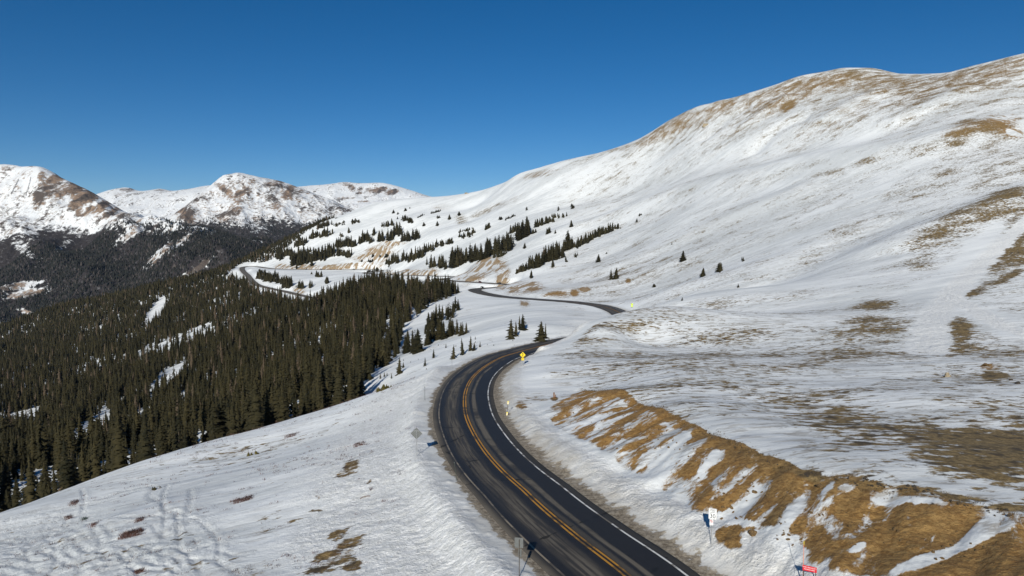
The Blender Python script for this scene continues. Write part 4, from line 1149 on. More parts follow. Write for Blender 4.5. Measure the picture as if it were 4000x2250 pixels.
# --- which of them show largest: paint the crowns near to far into a coarse raster and count what stays visible
A = np.array([[q[0], q[1], q[2], q[3], q[4]] for q in TREES])
bx, by = project(A[:, 0], A[:, 1], A[:, 2])
tx, ty = project(A[:, 0], A[:, 1], A[:, 2] + A[:, 3])
rr = np.hypot(A[:, 0], A[:, 1])
ph = by - ty
jj = np.clip(np.searchsorted(AZ, np.arctan2(A[:, 0], A[:, 1])), 0, NA - 1)
iz = np.clip(np.searchsorted(LV, np.log(rr * 0.985)), 1, NV - 1)
tm = _tmax[iz - 1, jj]
hz = project(A[:, 0], A[:, 1], tm * rr)[1]                 # photo row down to which the tree can show
ras = np.zeros((int(H0 / 2), int(W0 / 2)), bool)
vis = np.zeros(len(TREES))
for k in np.argsort(rr):
    if ph[k] < 9 or tx[k] < -30 or tx[k] > W0 + 30: continue
    bot = min(by[k], hz[k])
    y0, y1 = int(ty[k] / 2), int(bot / 2)
    y0c, y1c = max(y0, 0), min(y1, ras.shape[0] - 1)
    for yy in range(y0c, y1c + 1):
        hw = 0.145 * ph[k] / 2 * A[k, 4] * ((yy - y0) / max(1, by[k] / 2 - y0)) ** 0.82
        a, c = int(tx[k] / 2 - hw), int(tx[k] / 2 + hw) + 1
        a, c = max(a, 0), min(c, ras.shape[1])
        if c <= a: continue
        seg = ras[yy, a:c]
        vis[k] += (~seg).sum()
        seg[:] = True
order = np.argsort(-vis)
n_ind = 296
indiv = set(int(k) for k in order[:n_ind] if vis[k] > 0)
rest = []
for k, q in enumerate(TREES):
    if k in indiv: continue
    ry = rr[k]
    if ph[k] > 40: lod = 0
    elif ph[k] > 19: lod = 1
    elif ph[k] > 8: lod = 2
    else: lod = 3
    # the hidden feet of the wood and trees far outside the frame are not needed
    if tx[k] < -420: continue
    rest.append([*q[:7], lod])
tr6 = trunk_geo(4, 0.012, 0.7)
forest = joined('spruce_forest', rest, [(NEARV, tr6), (MIDV, tr6), (FARV, None), (TINYV, None)], m_fol)
tag(forest, 'dense dark green spruce forest covering the hillside left of the road', 'forest', kind='stuff')

# the individual trees: one source per crown shape, then copies that share its meshes
def tree_source(name, crown, trunk, mat):
    root = empty(name, (0, 0, 0))
    me = np_mesh('crown', crown[0], crown[1], smooth=False, attrs=dict(tint=np.zeros(len(crown[0]))))
    link('crown', me, mat, root)
    link('trunk', np_mesh('trunk', trunk[0], trunk[1], smooth=True), m_bark, root)
    return root
BIGV = [spruce_crown(700 + k, 24, 11, (0.15, 0.13, 0.18, 0.142, 0.16, 0.11, 0.17, 0.138, 0.15, 0.12)[k], 0.03 + 0.02 * (k % 3), 0.38 + 0.2 * (k > 5), core=k < 8, irregular=(0, 0, .1, 0, .15, .1, .25, .2, .5, .55)[k]) for k in range(10)]
def place_all(name, rows, variants, mat, trunk, describe):
    src = [tree_source(name, v, trunk, mat) for v in variants]
    used = [False] * len(src)
    km = kids_of(None)
    for k, q in enumerate(rows):
        vi = k % len(src)
        if used[vi]:
            o = copy_tree(src[vi], km)
        else:
            o = src[vi]; used[vi] = True
        o.location = q[:3]
        o.rotation_euler = (random.gauss(0, 0.02), random.gauss(0, 0.02), q[6])
        o.scale = (q[3] * q[4], q[3] * q[4], q[3])
        lab, grp = describe(q, k)
        tag(o, lab, 'tree', grp)
    for s, u_ in zip(src, used):
        if not u_:
            for c in children(s): bpy.data.objects.remove(c)
            bpy.data.objects.remove(s)
rows = []
for k in sorted(indiv, key=lambda k: -vis[k]):
    q = TREES[k]
    if q[7] == 'forest' and ph[k] > 62 and by[k] > hz[k] - 14: q[7] = 'front'
    rows.append(q)
place_all('spruce_tree', rows, BIGV, m_fol, trunk_geo(7, 0.013, 0.8), lambda q, k: PLACES[q[7]])

# ------------------------------------------------------------------ young spruces and stunted trees that stand by themselves
def k_at(w): return (w[1] * CP - w[2] * SP) / FPX          # metres per photo unit at a point

YOUNG = [  # photo x, base y, height, width factor, label
 (1005,940.5,39,1.0,'bushy young spruce with snow at its foot, between the forest edge and the roadside bank'),
 (1015,925,14,.9,'small dark spruce close behind the bushy young spruce near the forest edge'),
 (1069.4,920.5,20,1.0,'small pointed spruce alone in the middle of the snow pocket beside the road curve'),
 (1090.5,900.5,21,1.0,'small spruce in the snow pocket, further up than the pointed one'),
 (1140.5,902.7,33,.85,'slim young spruce on the snowbank directly behind the thin roadside pole'),
 (1164,892.7,39,.85,'taller of the young spruces on the snowbank at the outside of the curve'),
 (1183.6,882,34,.85,'young spruce with a thin top, second along the snowbank above the curve'),
 (1192.6,882,20,1.1,'short bushy spruce leaning against the thin-topped one on the snowbank'),
 (1207.6,873,14,.9,'little spruce at the end of the row along the snowbank'),
 (1285.2,853.5,46,1.35,'broad ragged spruce with several tops, on the snowfield beyond the curve'),
 (1298,846,34,.75,'thin spruce top between the two broad spruces on the snowfield'),
 (1315,830.2,37,1.5,'broad dense spruce clump higher on the snowfield beyond the curve'),
 (1307,829,32,.7,'slender spruce at the flank of the broad dense clump on the snowfield'),
 (1361.7,857.7,45,1.45,'wide snow-flecked spruce right behind the road edge beyond the curve'),
 (1372,852,36,.6,'thin spire beside the wide snow-flecked spruce at the road edge'),
]
SMALLY = [(957,952.7,16,1),(967,948,13,1),(973.8,945,9,1.4),(985,952,15,.9),(1072.7,929.4,5,1.2),(1121.6,875,12,1.1),(1102.7,869.4,5,1.3),(1147,871.6,5,1.3),(966,922.7,8,1),(1195.6,853.7,9,1),
          (1381,855,6,1),(1242,870,6,1.2),(1346.8,861,4,1),(1226,868,4,1.2),(1238,860,4,1),(1196,862,5,1.2),(1206,872,5,1.4),(1033,912,5,1),(1052,905,4,1.2),(1015,908,6,1),(1290,858,6,1)]
yrows = []
for (px, py, h, wf, lab) in YOUNG:
    w = hit(px, py)
    hm = h * k_at(w) * 1.15
    yrows.append([w[0], w[1], w[2] - 0.05, hm, wf * (1.0 if hm > 4 else 0.95), 0, random.uniform(0, 6.28), (lab, None)])
for (px, py, h, wf) in SMALLY:
    w = hit(px, py)
    yrows.append([w[0], w[1], w[2] - 0.03, h * k_at(w), wf * 0.85, 0, random.uniform(0, 6.28), ('tiny spruce sapling poking out of the snow pocket outside the road curve', 'spruce saplings in the snow pocket')])
place_all('young_spruce', yrows, YOUNGV, m_fol, trunk_geo(6, 0.02, 0.7), lambda q, k: q[7])
lab_r = ('lone dark spruce dotted on the open slope right of the long line of spruces', 'lone spruces on the open slope')
lab_s = ('small stunted spruce scattered by itself over the upper snowfield', 'stunted spruces on the upper snowfield')
place_all('stunted_spruce', [q[:7] + [lab_r if q[7] == 'R' else lab_s] for q in SINGLE], YOUNGV, m_fol, trunk_geo(5, 0.02, 0.7), lambda q, k: q[7])

# far wood on the valley mountains
def far_wood(M, dens, n, r0, r1, hmean):
    i = RNG.integers(0, M['Z'].shape[0] - 1, n); j = RNG.integers(0, M['Z'].shape[1] - 1, n)
    u, v = RNG.random(n), RNG.random(n)
    def bil(A): return A[i, j] * (1 - u) * (1 - v) + A[i, j + 1] * u * (1 - v) + A[i + 1, j] * (1 - u) * v + A[i + 1, j + 1] * u * v
    x, y, z, d = bil(M['X']), bil(M['Y']), bil(M['Z']), bil(dens)
    r = np.hypot(x, y)
    clump = np.clip(0.55 + 1.0 * pnoise(x / 55, y / 80) + 0.6 * pnoise(x / 200 + 5, y / 260), 0, 1)
    ok = (r > r0) & (r < r1) & (RNG.random(n) < np.clip(d * (0.35 + clump), 0, 1) * (r / r1) ** 1)
    x, y, z = x[ok], y[ok], z[ok]
    m = len(x)
    h = np.clip(RNG.normal(hmean, 2.5, m), 5, 18)
    return np.stack([x, y, z - 0.5, h, RNG.uniform(0.85, 1.3, m), RNG.random(m) ** 0.7, RNG.uniform(0, 6.28, m), np.zeros(m)], 1)
d1 = np.clip(w1 * 1.05, 0, 1) * (1 - 0.9 * (b1 > 0.42))
d1 = d1 * (1 - clear)
far_items = np.concatenate([far_wood(mt1, d1, 170000, 2250, 3700, 12.5), far_wood(mt2, np.clip(w2 - 0.1, 0, 1) * (1 - 0.6 * (b2 > 0.6)), 60000, 3800, 5300, 13.0)])
mf = joined('mountain_forest', far_items, [(TINYV, None)], m_fol_far)
tag(mf, 'far dark conifer wood on the lower flanks of the mountains across the valley', 'forest', kind='stuff')

# ------------------------------------------------------------------ small builders for made things
def bm_obj(name, bm, mat, parent=None, loc=(0, 0, 0), rot=(0, 0, 0), smooth=False):
    me = bpy.data.meshes.new(name)
    bm.normal_update(); bm.to_mesh(me); bm.free()
    if smooth:
        for p in me.polygons: p.use_smooth = True
    o = link(name, me, mat, parent)
    o.location = loc; o.rotation_euler = rot
    return o
def slab(sx, sy, sz, bev=0.0, c=(0, 0, 0)):
    bm = bmesh.new()
    bmesh.ops.create_cube(bm, size=1)
    bmesh.ops.scale(bm, vec=(sx, sy, sz), verts=bm.verts)
    if bev: bmesh.ops.bevel(bm, geom=bm.edges[:], offset=bev, segments=2, affect='EDGES')
    bmesh.ops.translate(bm, vec=c, verts=bm.verts)
    return bm
def rod(r0, r1, h, n=8, c=(0, 0, 0)):
    bm = bmesh.new()
    bmesh.ops.create_cone(bm, cap_ends=True, segments=n, radius1=r0, radius2=r1, depth=h)
    bmesh.ops.translate(bm, vec=(c[0], c[1], c[2] + h / 2), verts=bm.verts)
    return bm
def plate(outline, th, c=(0, 0, 0)):
    """a flat panel in the x-z plane, outline given anticlockwise, thickness along y"""
    bm = bmesh.new()
    vs = [bm.verts.new((x + c[0], c[1] - th / 2, z + c[2])) for x, z in outline]
    f = bm.faces.new(vs)
    r = bmesh.ops.extrude_face_region(bm, geom=[f])
    bmesh.ops.translate(bm, vec=(0, th, 0), verts=[v for v in r['geom'] if isinstance(v, bmesh.types.BMVert)])
    bmesh.ops.recalc_face_normals(bm, faces=bm.faces)
    return bm
def rrect(w, h, r, n=4):
    out = []
    for cx, cz, a0 in ((w/2-r, -h/2+r, -90), (w/2-r, h/2-r, 0), (-w/2+r, h/2-r, 90), (-w/2+r, -h/2+r, 180)):
        for k in range(n + 1):
            a = R(a0 + 90 * k / n); out.append((cx + r * math.cos(a), cz + r * math.sin(a)))
    return out
def diamond(d, r=0.06):
    s = d / math.sqrt(2); q = rrect(s, s, s * r)
    c = math.cos(R(45))
    return [(c * (x - z), c * (x + z)) for x, z in q]
def frame_of(outline, w):
    """thin border just inside an outline"""
    inner = [(x * (1 - w), z * (1 - w)) for x, z in outline]
    return outline, inner
def border(outline, y, o1, o2, c=(0, 0, 0)):
    bm = bmesh.new()
    a = [bm.verts.new((x * o1 + c[0], y, z * o1 + c[2])) for x, z in outline]
    b_ = [bm.verts.new((x * o2 + c[0], y, z * o2 + c[2])) for x, z in outline]
    n = len(a)
    for k in range(n): bm.faces.new((a[k], a[(k + 1) % n], b_[(k + 1) % n], b_[k]))
    return bm
def lettering(name, text, size, mat, parent, loc, rz=0.0, xs=1.0, bold=0.0):
    """letters standing in the x-z plane and facing -y"""
    cu = bpy.data.curves.new(name, 'FONT')
    cu.body = text; cu.size = size; cu.align_x = 'CENTER'; cu.align_y = 'CENTER'; cu.extrude = 0.002; cu.offset = bold
    tmp = bpy.data.objects.new(name, cu)
    COL.objects.link(tmp)
    dg = bpy.context.evaluated_depsgraph_get()
    me = bpy.data.meshes.new_from_object(tmp.evaluated_get(dg))
    bpy.data.objects.remove(tmp)
    o = link(name, me, mat, parent)
    o.location = loc; o.rotation_euler = (R(90), 0, rz); o.scale = (xs, 1, 1)
    return o
def stroke2d(pts, w):
    """outline of a thick line in the x-z plane"""
    P2 = np.array(pts, float); T2 = np.gradient(P2, axis=0); T2 /= np.linalg.norm(T2, axis=1)[:, None]
    N2 = np.stack([-T2[:, 1], T2[:, 0]], 1) * w / 2
    return [tuple(q) for q in np.concatenate([P2 - N2, (P2 + N2)[::-1]])]
def flat(pieces, y, mat, name, parent, c=(0, 0)):
    bm = bmesh.new()
    for out in pieces:
        n = len(out) // 2
        L_, R_ = out[:n], out[n:][::-1]
        va = [bm.verts.new((x + c[0], y, z + c[1])) for x, z in L_]
        vb = [bm.verts.new((x + c[0], y, z + c[1])) for x, z in R_]
        for k in range(n - 1): bm.faces.new((va[k], va[k + 1], vb[k + 1], vb[k]))
    return bm_obj(name, bm, mat, parent)

m_galv = plain('galvanised_steel', (0.40, 0.41, 0.41), 0.5, 0.6, var=0.12, scale=12)
m_alu = plain('bare_sheet_aluminium', (0.125, 0.13, 0.127), 0.6, 0.05, var=0.07, scale=5)
m_dkst = plain('dark_weathered_steel', (0.10, 0.085, 0.07), 0.7, 0.3, var=0.25, scale=9)
m_signy = plain('yellow_sign_sheeting', (0.82, 0.60, 0.02), 0.45, var=0.03)
m_fluo = plain('fluorescent_yellow_green_sheeting', (0.66, 0.82, 0.03), 0.45, var=0.03)
m_signw = plain('white_sign_sheeting', (0.80, 0.80, 0.80), 0.45, var=0.03)
m_blk = plain('black_sign_ink', (0.012, 0.012, 0.013), 0.6)
m_redp = plain('red_sign_sheeting', (0.60, 0.018, 0.03), 0.5, var=0.06)
m_redi = plain('red_sign_ink', (0.55, 0.03, 0.03), 0.5)
m_orng = plain('orange_fibreglass', (0.80, 0.17, 0.02), 0.5)
m_yelp = plain('yellow_plastic', (0.80, 0.62, 0.03), 0.5)
m_green = plain('dark_green_steel', (0.055, 0.075, 0.06), 0.7, 0.2, var=0.2)
m_wood = plain('weathered_brown_wood', (0.20, 0.10, 0.045), 0.85, var=0.35, scale=14, spec=0.15)
m_wood2 = plain('grey_weathered_wood', (0.17, 0.13, 0.11), 0.9, var=0.3, scale=3, spec=0.1)

def stand(name, px, py, rz, lab, cat, grp=None, tilt=(0, 0)):
    w = hit(px, py)
    o = empty(name, (w[0], w[1], w[2] - 0.02), 0)
    o.rotation_euler = (R(tilt[0]), R(tilt[1]), R(rz))
    tag(o, lab, cat, grp)
    return o, k_at(w)

# back of the diamond warning sign on the outer snowbank
o, k = stand('warning_sign', 1048.4, 1146.5, -4, 'grey back of a diamond warning sign on a steel post in the left snowbank', 'sign')
bm_obj('panel', plate(diamond(30.5 * k), 0.012, (-0.2 * k, 0, 57.5 * k)), m_alu, o)
bm_obj('panel_face', plate(diamond(30.1 * k), 0.002, (-0.2 * k, 0.0085, 57.5 * k)), m_signy, o)
bm_obj('post', rod(0.75 * k, 0.75 * k, 64.5 * k + 0.3, 8, (0.2 * k, -0.028 - 0.75 * k, -0.3)), m_galv, o)
bm_obj('bracket', slab(14.5 * k, 0.02, 1.1 * k, 0.003, (0, -0.018, 64.3 * k)), m_galv, o)

# back of the rectangular sign at the bottom edge
o, k = stand('road_sign', 1307.5, 1451, -10, 'grey back of a rectangular road sign on a dark post at the near road edge', 'sign')
bm_obj('panel', plate(rrect(22 * k, 26 * k, 1.6 * k), 0.012, (-2.2 * k, 0, 89 * k)), m_alu, o)
bm_obj('panel_face', plate(rrect(21.7 * k, 25.7 * k, 1.5 * k), 0.002, (-2.2 * k, 0.0085, 89 * k)), m_signw, o)
bm_obj('small_plate', plate(rrect(8 * k, 20 * k, 0.8 * k), 0.012, (0.4 * k, 0.004, 63 * k)), m_alu, o)
bm_obj('post', rod(1.15 * k, 1.0 * k, 98 * k + 0.3, 8, (-1.0 * k, -0.02 - 1.1 * k, -0.3)), m_dkst, o)

# speed limit and no parking signs
o, k = stand('speed_limit_sign', 1788.6, 1374, -24, 'white speed limit 30 sign above a no parking plate, below the cut bank', 'sign')
bm_obj('post', rod(0.85 * k, 0.8 * k, 92 * k + 0.3, 8, (0, 0.02 + 0.85 * k, -0.3)), m_galv, o)
pc = (2.5 * k, 0, 84.5 * k)
pl_ = bm_obj('speed_plate', plate(rrect(20 * k, 28.5 * k, 1.5 * k), 0.012, pc), m_signw, o)
bm_obj('plate_border', border(rrect(20 * k, 28.5 * k, 1.5 * k), -0.0085, 0.96, 0.925, pc), m_blk, pl_)
lettering('lettering', 'SPEED', 5.6 * k, m_blk, pl_, (pc[0], -0.009, pc[2] + 9.3 * k), xs=0.9)
lettering('lettering', 'LIMIT', 5.6 * k, m_blk, pl_, (pc[0], -0.009, pc[2] + 4.0 * k), xs=0.9)
lettering('numerals', '30', 15.5 * k, m_blk, pl_, (pc[0], -0.009, pc[2] - 5.9 * k), xs=0.92)
qc = (-0.2 * k, 0, 62.5 * k)
np_ = bm_obj('no_parking_plate', plate(rrect(8.6 * k, 14.5 * k, 0.9 * k), 0.012, qc), m_signw, o)
ringo = [(math.cos(R(a)) * 3.5 * k, math.sin(R(a)) * 3.5 * k) for a in range(0, 360, 15)]
bm_obj('red_ring', border(ringo, -0.0085, 1.0, 0.78, (qc[0], 0, qc[2] + 2.6 * k)), m_redi, np_)
flat([stroke2d([(-2.2 * k, 2.2 * k), (0, 0), (2.2 * k, -2.2 * k)], 0.75 * k)], -0.0105, m_redi, 'red_slash', np_, (qc[0], qc[2] + 2.6 * k))
lettering('letter', 'P', 5.2 * k, m_blk, np_, (qc[0], -0.009, qc[2] + 2.6 * k))
flat([stroke2d([(-2.6 * k, 0), (0, 0), (2.6 * k, 0)], 0.7 * k)], -0.0085, m_redi, 'red_bar', np_, (qc[0], qc[2] - 4.6 * k))  # plain bar standing in for the illegible lower marking

# red county sign with an orange wand
o, k = stand('fire_ban_sign', 2018.5, 1472, -30, 'small red notice board with white lettering on two dark posts', 'sign')
rc = (15.5 * k, 0, 47 * k)
pl_ = bm_obj('board', plate(rrect(33 * k, 13.5 * k, 0.5 * k), 0.014, rc), m_redp, o)
lettering('lettering', 'CLEAR CREEK COUNTY', 3.7 * k, m_signw, pl_, (rc[0], -0.0105, rc[2] + 2.7 * k), xs=0.78, bold=0.0006)
lettering('lettering', 'FIRE BAN IN EFFECT', 3.7 * k, m_signw, pl_, (rc[0], -0.0105, rc[2] - 2.5 * k), xs=0.78, bold=0.0006)
for sx in (1.6, 29.5):
    bm_obj('post', slab(2.2 * k, 1.2 * k, 52 * k, 0.15 * k, (sx * k, 0.012 + 0.6 * k, 26 * k - 0.15)), m_dkst, o)
o2, k2 = stand('snow_marker_wand', 2019.3, 1470, 0, 'tall thin orange marker wand with a yellow tip beside the red notice board', 'marker pole')
bm_obj('wand', rod(0.55 * k2, 0.5 * k2, 104 * k2, 8), m_orng, o2)
bm_obj('tip', rod(0.75 * k2, 0.65 * k2, 9 * k2, 8, (0, 0, 104 * k2)), m_yelp, o2)

# winding road sign
def winding(o, k, dz, dd, pz, pw, phh, ym, arrow, num, post_h):
    bm_obj('post', rod(0.5 * k, 0.5 * k, post_h * k + 0.2, 8, (0, 0.02 + 0.5 * k, -0.2)), m_galv, o)
    d_ = bm_obj('diamond_panel', plate(diamond(dd * k), 0.012, (0, 0, dz * k)), ym, o)
    bm_obj('panel_border', border(diamond(dd * k), -0.0085, 0.95, 0.905, (0, 0, dz * k)), m_blk, d_)
    ap = [(x * k, z * k) for x, z in arrow]
    zz = []
    for i in range(len(ap) - 1):
        for f in (0, 0.5): zz.append((ap[i][0] * (1 - f) + ap[i + 1][0] * f, ap[i][1] * (1 - f) + ap[i + 1][1] * f))
    zz.append(ap[-1])
    hw = dd * k * 0.12
    tip = ap[-1]
    flat([stroke2d(zz, dd * k * 0.085), [(tip[0] - hw, tip[1]), (tip[0], tip[1]), (tip[0] + hw, tip[1]), (tip[0], tip[1] + hw * 1.7), (tip[0], tip[1] + hw * 1.7), (tip[0], tip[1] + hw * 1.7)][:6]], -0.0085, m_blk, 'arrow', d_, (0, dz * k))
    p_ = bm_obj('advisory_plate', plate(rrect(pw * k, phh * k, 0.5 * k), 0.012, (0, 0, pz * k)), ym, o)
    bm_obj('plate_border', border(rrect(pw * k, phh * k, 0.5 * k), -0.0085, 0.94, 0.87, (0, 0, pz * k)), m_blk, p_)
    if num:
        lettering('numerals', num, phh * 0.5 * k, m_blk, p_, (0, -0.009, (pz + phh * 0.13) * k))
        lettering('lettering', 'MPH', phh * 0.25 * k, m_blk, p_, (0, -0.009, (pz - phh * 0.27) * k))
o, k = stand('winding_road_sign', 1315, 918.8, 4, 'yellow diamond sign with a black winding arrow above a square yellow speed plate', 'sign')
winding(o, k, 26.6, 15.2, 15.9, 7.0, 7.0, m_signy, [(0.3, -4.4), (-1.1, -2.6), (-0.9, -1.7), (1.1, -0.4), (1.2, 0.5), (-0.3, 1.7), (0, 2.5)], '30', 30)
o, k = stand('curve_warning_sign', 1589.8, 774.2, 2, 'tiny fluorescent yellow-green diamond sign with plate beyond the far bend', 'sign')
winding(o, k, 8.9, 6.6, 4.1, 3.9, 3.6, m_fluo, [(0.4, -1.7), (0.5, -0.6), (0.1, 0.3), (-0.6, 0.9)], '', 10.5)

# striped marker post at the inside of the curve
o, k = stand('object_marker', 1275.2, 1044.2, 0, 'thin post with a yellow and white marker at its top and foot, inside the curve', 'marker post', tilt=(0, 5))
bm_obj('post', rod(0.62 * k, 0.55 * k, 36 * k, 8), m_dkst, o)
for (zz, w_) in ((0.2, 3.6), (28.5, 3.2)):
    mk = bm_obj('marker_plate', plate(rrect(w_ * k, 8 * k, 0.4 * k), 0.02, (0, -0.02 - 0.6 * k, (zz + 4) * k)), m_yelp, o)
    for s_ in (1.6, 5.2):
        bm_obj('white_band', slab(w_ * k * 0.9, 0.004, 1.5 * k, 0, (0, -0.033 - 0.6 * k, (zz + s_) * k)), m_signw, mk)

# wooden posts at the lip of the bank
o, k = stand('wooden_post', 1393.6, 1002, 8, 'stout brown wooden post at the lip of the bank above the curve', 'post')
bm_obj('post', slab(3.0 * k, 2.6 * k, 16 * k, 0.25 * k, (0, 0, 7.2 * k)), m_wood, o)
bm_obj('cap', slab(2.7 * k, 2.3 * k, 0.4 * k, 0.1 * k, (0, 0, 15.4 * k)), m_wood2, o)
o, k = stand('wooden_post', 1396.6, 1001.5, 20, 'shorter dark stake leaning on the stout wooden post', 'post', tilt=(0, 6))
bm_obj('post', slab(1.5 * k, 1.5 * k, 10 * k, 0.15 * k, (0, 0, 4.4 * k)), m_wood, o)
bm_obj('cap', slab(1.3 * k, 1.3 * k, 0.3 * k, 0.1 * k, (0, 0, 9.5 * k)), m_wood2, o)

# thin roadside poles
POLES = [(1068.8, 1007, 36, 0, 'thin green snow pole on the snowbank left of the curve', 0), (1137, 926.5, 25, 0, 'thin grey snow pole in front of the slim young spruce at the curve', 0),
         (1149, 1209, 51, -7, 'leaning thin green snow pole at the near left edge of the road', 0),
         (1290.4, 744.6, 8, 0, 'tiny snow pole beside the far road, nearer the jeep', 1), (1348, 752, 8, 0, 'tiny snow pole midway along the far straight of the road', 1), (1509, 765.5, 9, 0, 'tiny snow pole at the inside of the far bend', 1)]
for (px, py, h, tl, lab, far_) in POLES:
    o, k = stand('snow_pole', px, py, 0, lab, 'pole', 'thin snow poles along the road', (0, tl))
    rr_p = (0.55 if not far_ else 0.42) * k
    bm_obj('pole', rod(rr_p, rr_p * 0.85, h * k, 6), m_green if 'green' in lab else m_galv, o)
    bm_obj('reflector', slab(rr_p * 2.6, 0.03, 2.2 * k if not far_ else 1.0 * k, 0, (0, -rr_p - 0.02, h * k * 0.93)), m_alu, o)

# ------------------------------------------------------------------ cars on the far road
m_glass = plain('dark_car_glass', (0.012, 0.014, 0.017), 0.12, spec=0.6)
m_tyre = plain('tyre_rubber', (0.014, 0.014, 0.014), 0.85)
m_rim = plain('alloy_rim', (0.35, 0.35, 0.36), 0.4, 0.8)
m_head = plain('clear_lamp', (0.70, 0.70, 0.66), 0.2)
m_tail = plain('red_tail_lamp', (0.40, 0.012, 0.012), 0.3)
PAINT = {n: plain(n + '_car_paint', c, 0.35, 0.1, var=0.05, spec=0.5) for n, c in dict(black=(0.012, 0.012, 0.013), maroon=(0.10, 0.012, 0.018), white=(0.72, 0.72, 0.71), charcoal=(0.035, 0.036, 0.038), brown=(0.060, 0.045, 0.036)).items()}

def loft(stations):
    """stations along x: (x, z_low, z_high, half_low, half_high)"""
    bm = bmesh.new()
    rings = []
    for x, zl, zh, hl, hh in stations:
        q = min(0.09, (zh - zl) * 0.3)
        rings.append([bm.verts.new((x, y, z)) for y, z in ((-hl, zl), (-hl - 0.02, (zl + zh) / 2), (-hh, zh - q), (-hh + q, zh), (hh - q, zh), (hh, zh - q), (hl + 0.02, (zl + zh) / 2), (hl, zl))])
    for a, b_ in zip(rings, rings[1:]):
        for k in range(8): bm.faces.new((a[k], a[(k + 1) % 8], b_[(k + 1) % 8], b_[k]))
    bm.faces.new(rings[0][::-1]); bm.faces.new(rings[-1])
    bmesh.ops.recalc_face_normals(bm, faces=bm.faces)
    return bm
def make_car(style, colour):
    root = empty('car', (0, 0, 0))
    pm = PAINT[colour]
    L, W_, H_ = dict(suv=(4.7, 1.88, 1.78), sedan=(4.7, 1.80, 1.45), jeep=(4.2, 1.85, 1.85), van=(5.2, 1.95, 2.05))[style]
    w = W_ / 2; belt = H_ * (0.60 if style != 'sedan' else 0.64); lo = 0.30
    hood = {'suv': belt * 0.97, 'sedan': belt * 0.93, 'jeep': belt * 0.99, 'van': belt * 0.9}[style]
    bt = belt if style != 'sedan' else belt * 0.98
    body = bm_obj('body', loft([(-L/2, 0.42, bt * 0.86, w * 0.88, w * 0.86), (-L/2 + 0.15, lo, bt, w * 0.97, w * 0.95), (-L*0.1, lo, bt, w, w * 0.97), (L*0.16, lo, bt, w, w * 0.97), (L*0.22, lo, hood, w, w * 0.95), (L/2 - 0.2, lo, hood * 0.93, w * 0.96, w * 0.88), (L/2, 0.42, hood * 0.75, w * 0.85, w * 0.78)]), pm, root, smooth=False)
    x0, x1, r0, r1 = {'suv': (-L/2 + 0.1, L*0.2, -L/2 + 0.35, L*0.06), 'sedan': (-L*0.36, L*0.2, -L*0.22, L*0.04), 'jeep': (-L/2 + 0.1, L*0.16, -L/2 + 0.16, L*0.1), 'van': (-L/2 + 0.06, L*0.30, -L/2 + 0.15, L*0.2)}[style]
    bm_obj('windows', loft([(x0, bt - 0.04, bt + 0.02, w * 0.93, w * 0.9), (r0, bt - 0.04, H_ - 0.07, w * 0.93, w * 0.78), (r1, bt - 0.04, H_ - 0.07, w * 0.93, w * 0.78), (x1, bt - 0.04, bt + 0.02, w * 0.93, w * 0.9)]), m_glass, root)
    bm_obj('roof', loft([(r0 - 0.1, H_ - 0.12, H_ - 0.03, w * 0.77, w * 0.74), (r0 + 0.1, H_ - 0.12, H_, w * 0.80, w * 0.76), (r1 - 0.1, H_ - 0.12, H_, w * 0.80, w * 0.76), (r1 + 0.08, H_ - 0.12, H_ - 0.04, w * 0.77, w * 0.72)]), pm, root)
    for px in (r0 + 0.12, (r0 + r1) / 2):
        bm_obj('pillar', slab(0.10, w * 1.78, H_ - 0.1 - bt, 0, (px, 0, (H_ - 0.08 + bt) / 2)), pm, root)
    rad = 0.34 if style == 'sedan' else 0.39
    for sx in (-L * 0.31, L * 0.31):
        for sy in (-1, 1):
            wh = bm_obj('wheel', rod(rad, rad, 0.22, 16, (0, 0, -0.11)), m_tyre, root, (sx, sy * (w - 0.12), rad), (R(90), 0, 0))
            bm_obj('rim', rod(rad * 0.6, rad * 0.55, 0.24, 12, (0, 0, -0.12)), m_rim, wh)
    for sy in (-1, 1):
        bm_obj('headlight', slab(0.08, 0.34, 0.16, 0.02, (L/2 - 0.07, sy * w * 0.66, hood * 0.72)), m_head, root)
        bm_obj('taillight', slab(0.06, 0.16, 0.30, 0.02, (-L/2 + 0.05, sy * w * 0.80, bt * 0.74)), m_tail, root)
        bm_obj('mirror', slab(0.12, 0.20, 0.14, 0.03, (x1 - 0.25, sy * (w + 0.07), bt + 0.05)), pm, root)
    bm_obj('bumper', slab(0.10, W_ * 0.84, 0.20, 0.03, (-L/2 + 0.0, 0, 0.48)), m_blk, root)
    if style == 'jeep':
        sp_ = bm_obj('spare_wheel', rod(0.36, 0.36, 0.2, 16, (0, 0, -0.1)), m_tyre, root, (-L/2 - 0.12, 0, 1.0), (0, R(90), 0))
        bm_obj('spare_cover', rod(0.30, 0.27, 0.03, 16, (0, 0, -0.13)), m_signw, sp_)
    return root
def on_road(o, px, py, d, lane, away):
    q = np.array(P(px, py, d))
    i = int(np.argmin(np.linalg.norm(road_c[:, :2] - q[:2], axis=1)))
    c = road_c[i]; t_, n_ = road_tan[i], road_nrm[i]
    r = math.hypot(c[0], c[1])
    o.location = (c[0] + n_[0] * lane, c[1] + n_[1] * lane, c[2] + 0.00038 * max(r - 120, 0) + 0.01)
    a = math.atan2(t_[1], t_[0])
    o.rotation_euler = (0, 0, a if away else a + math.pi)
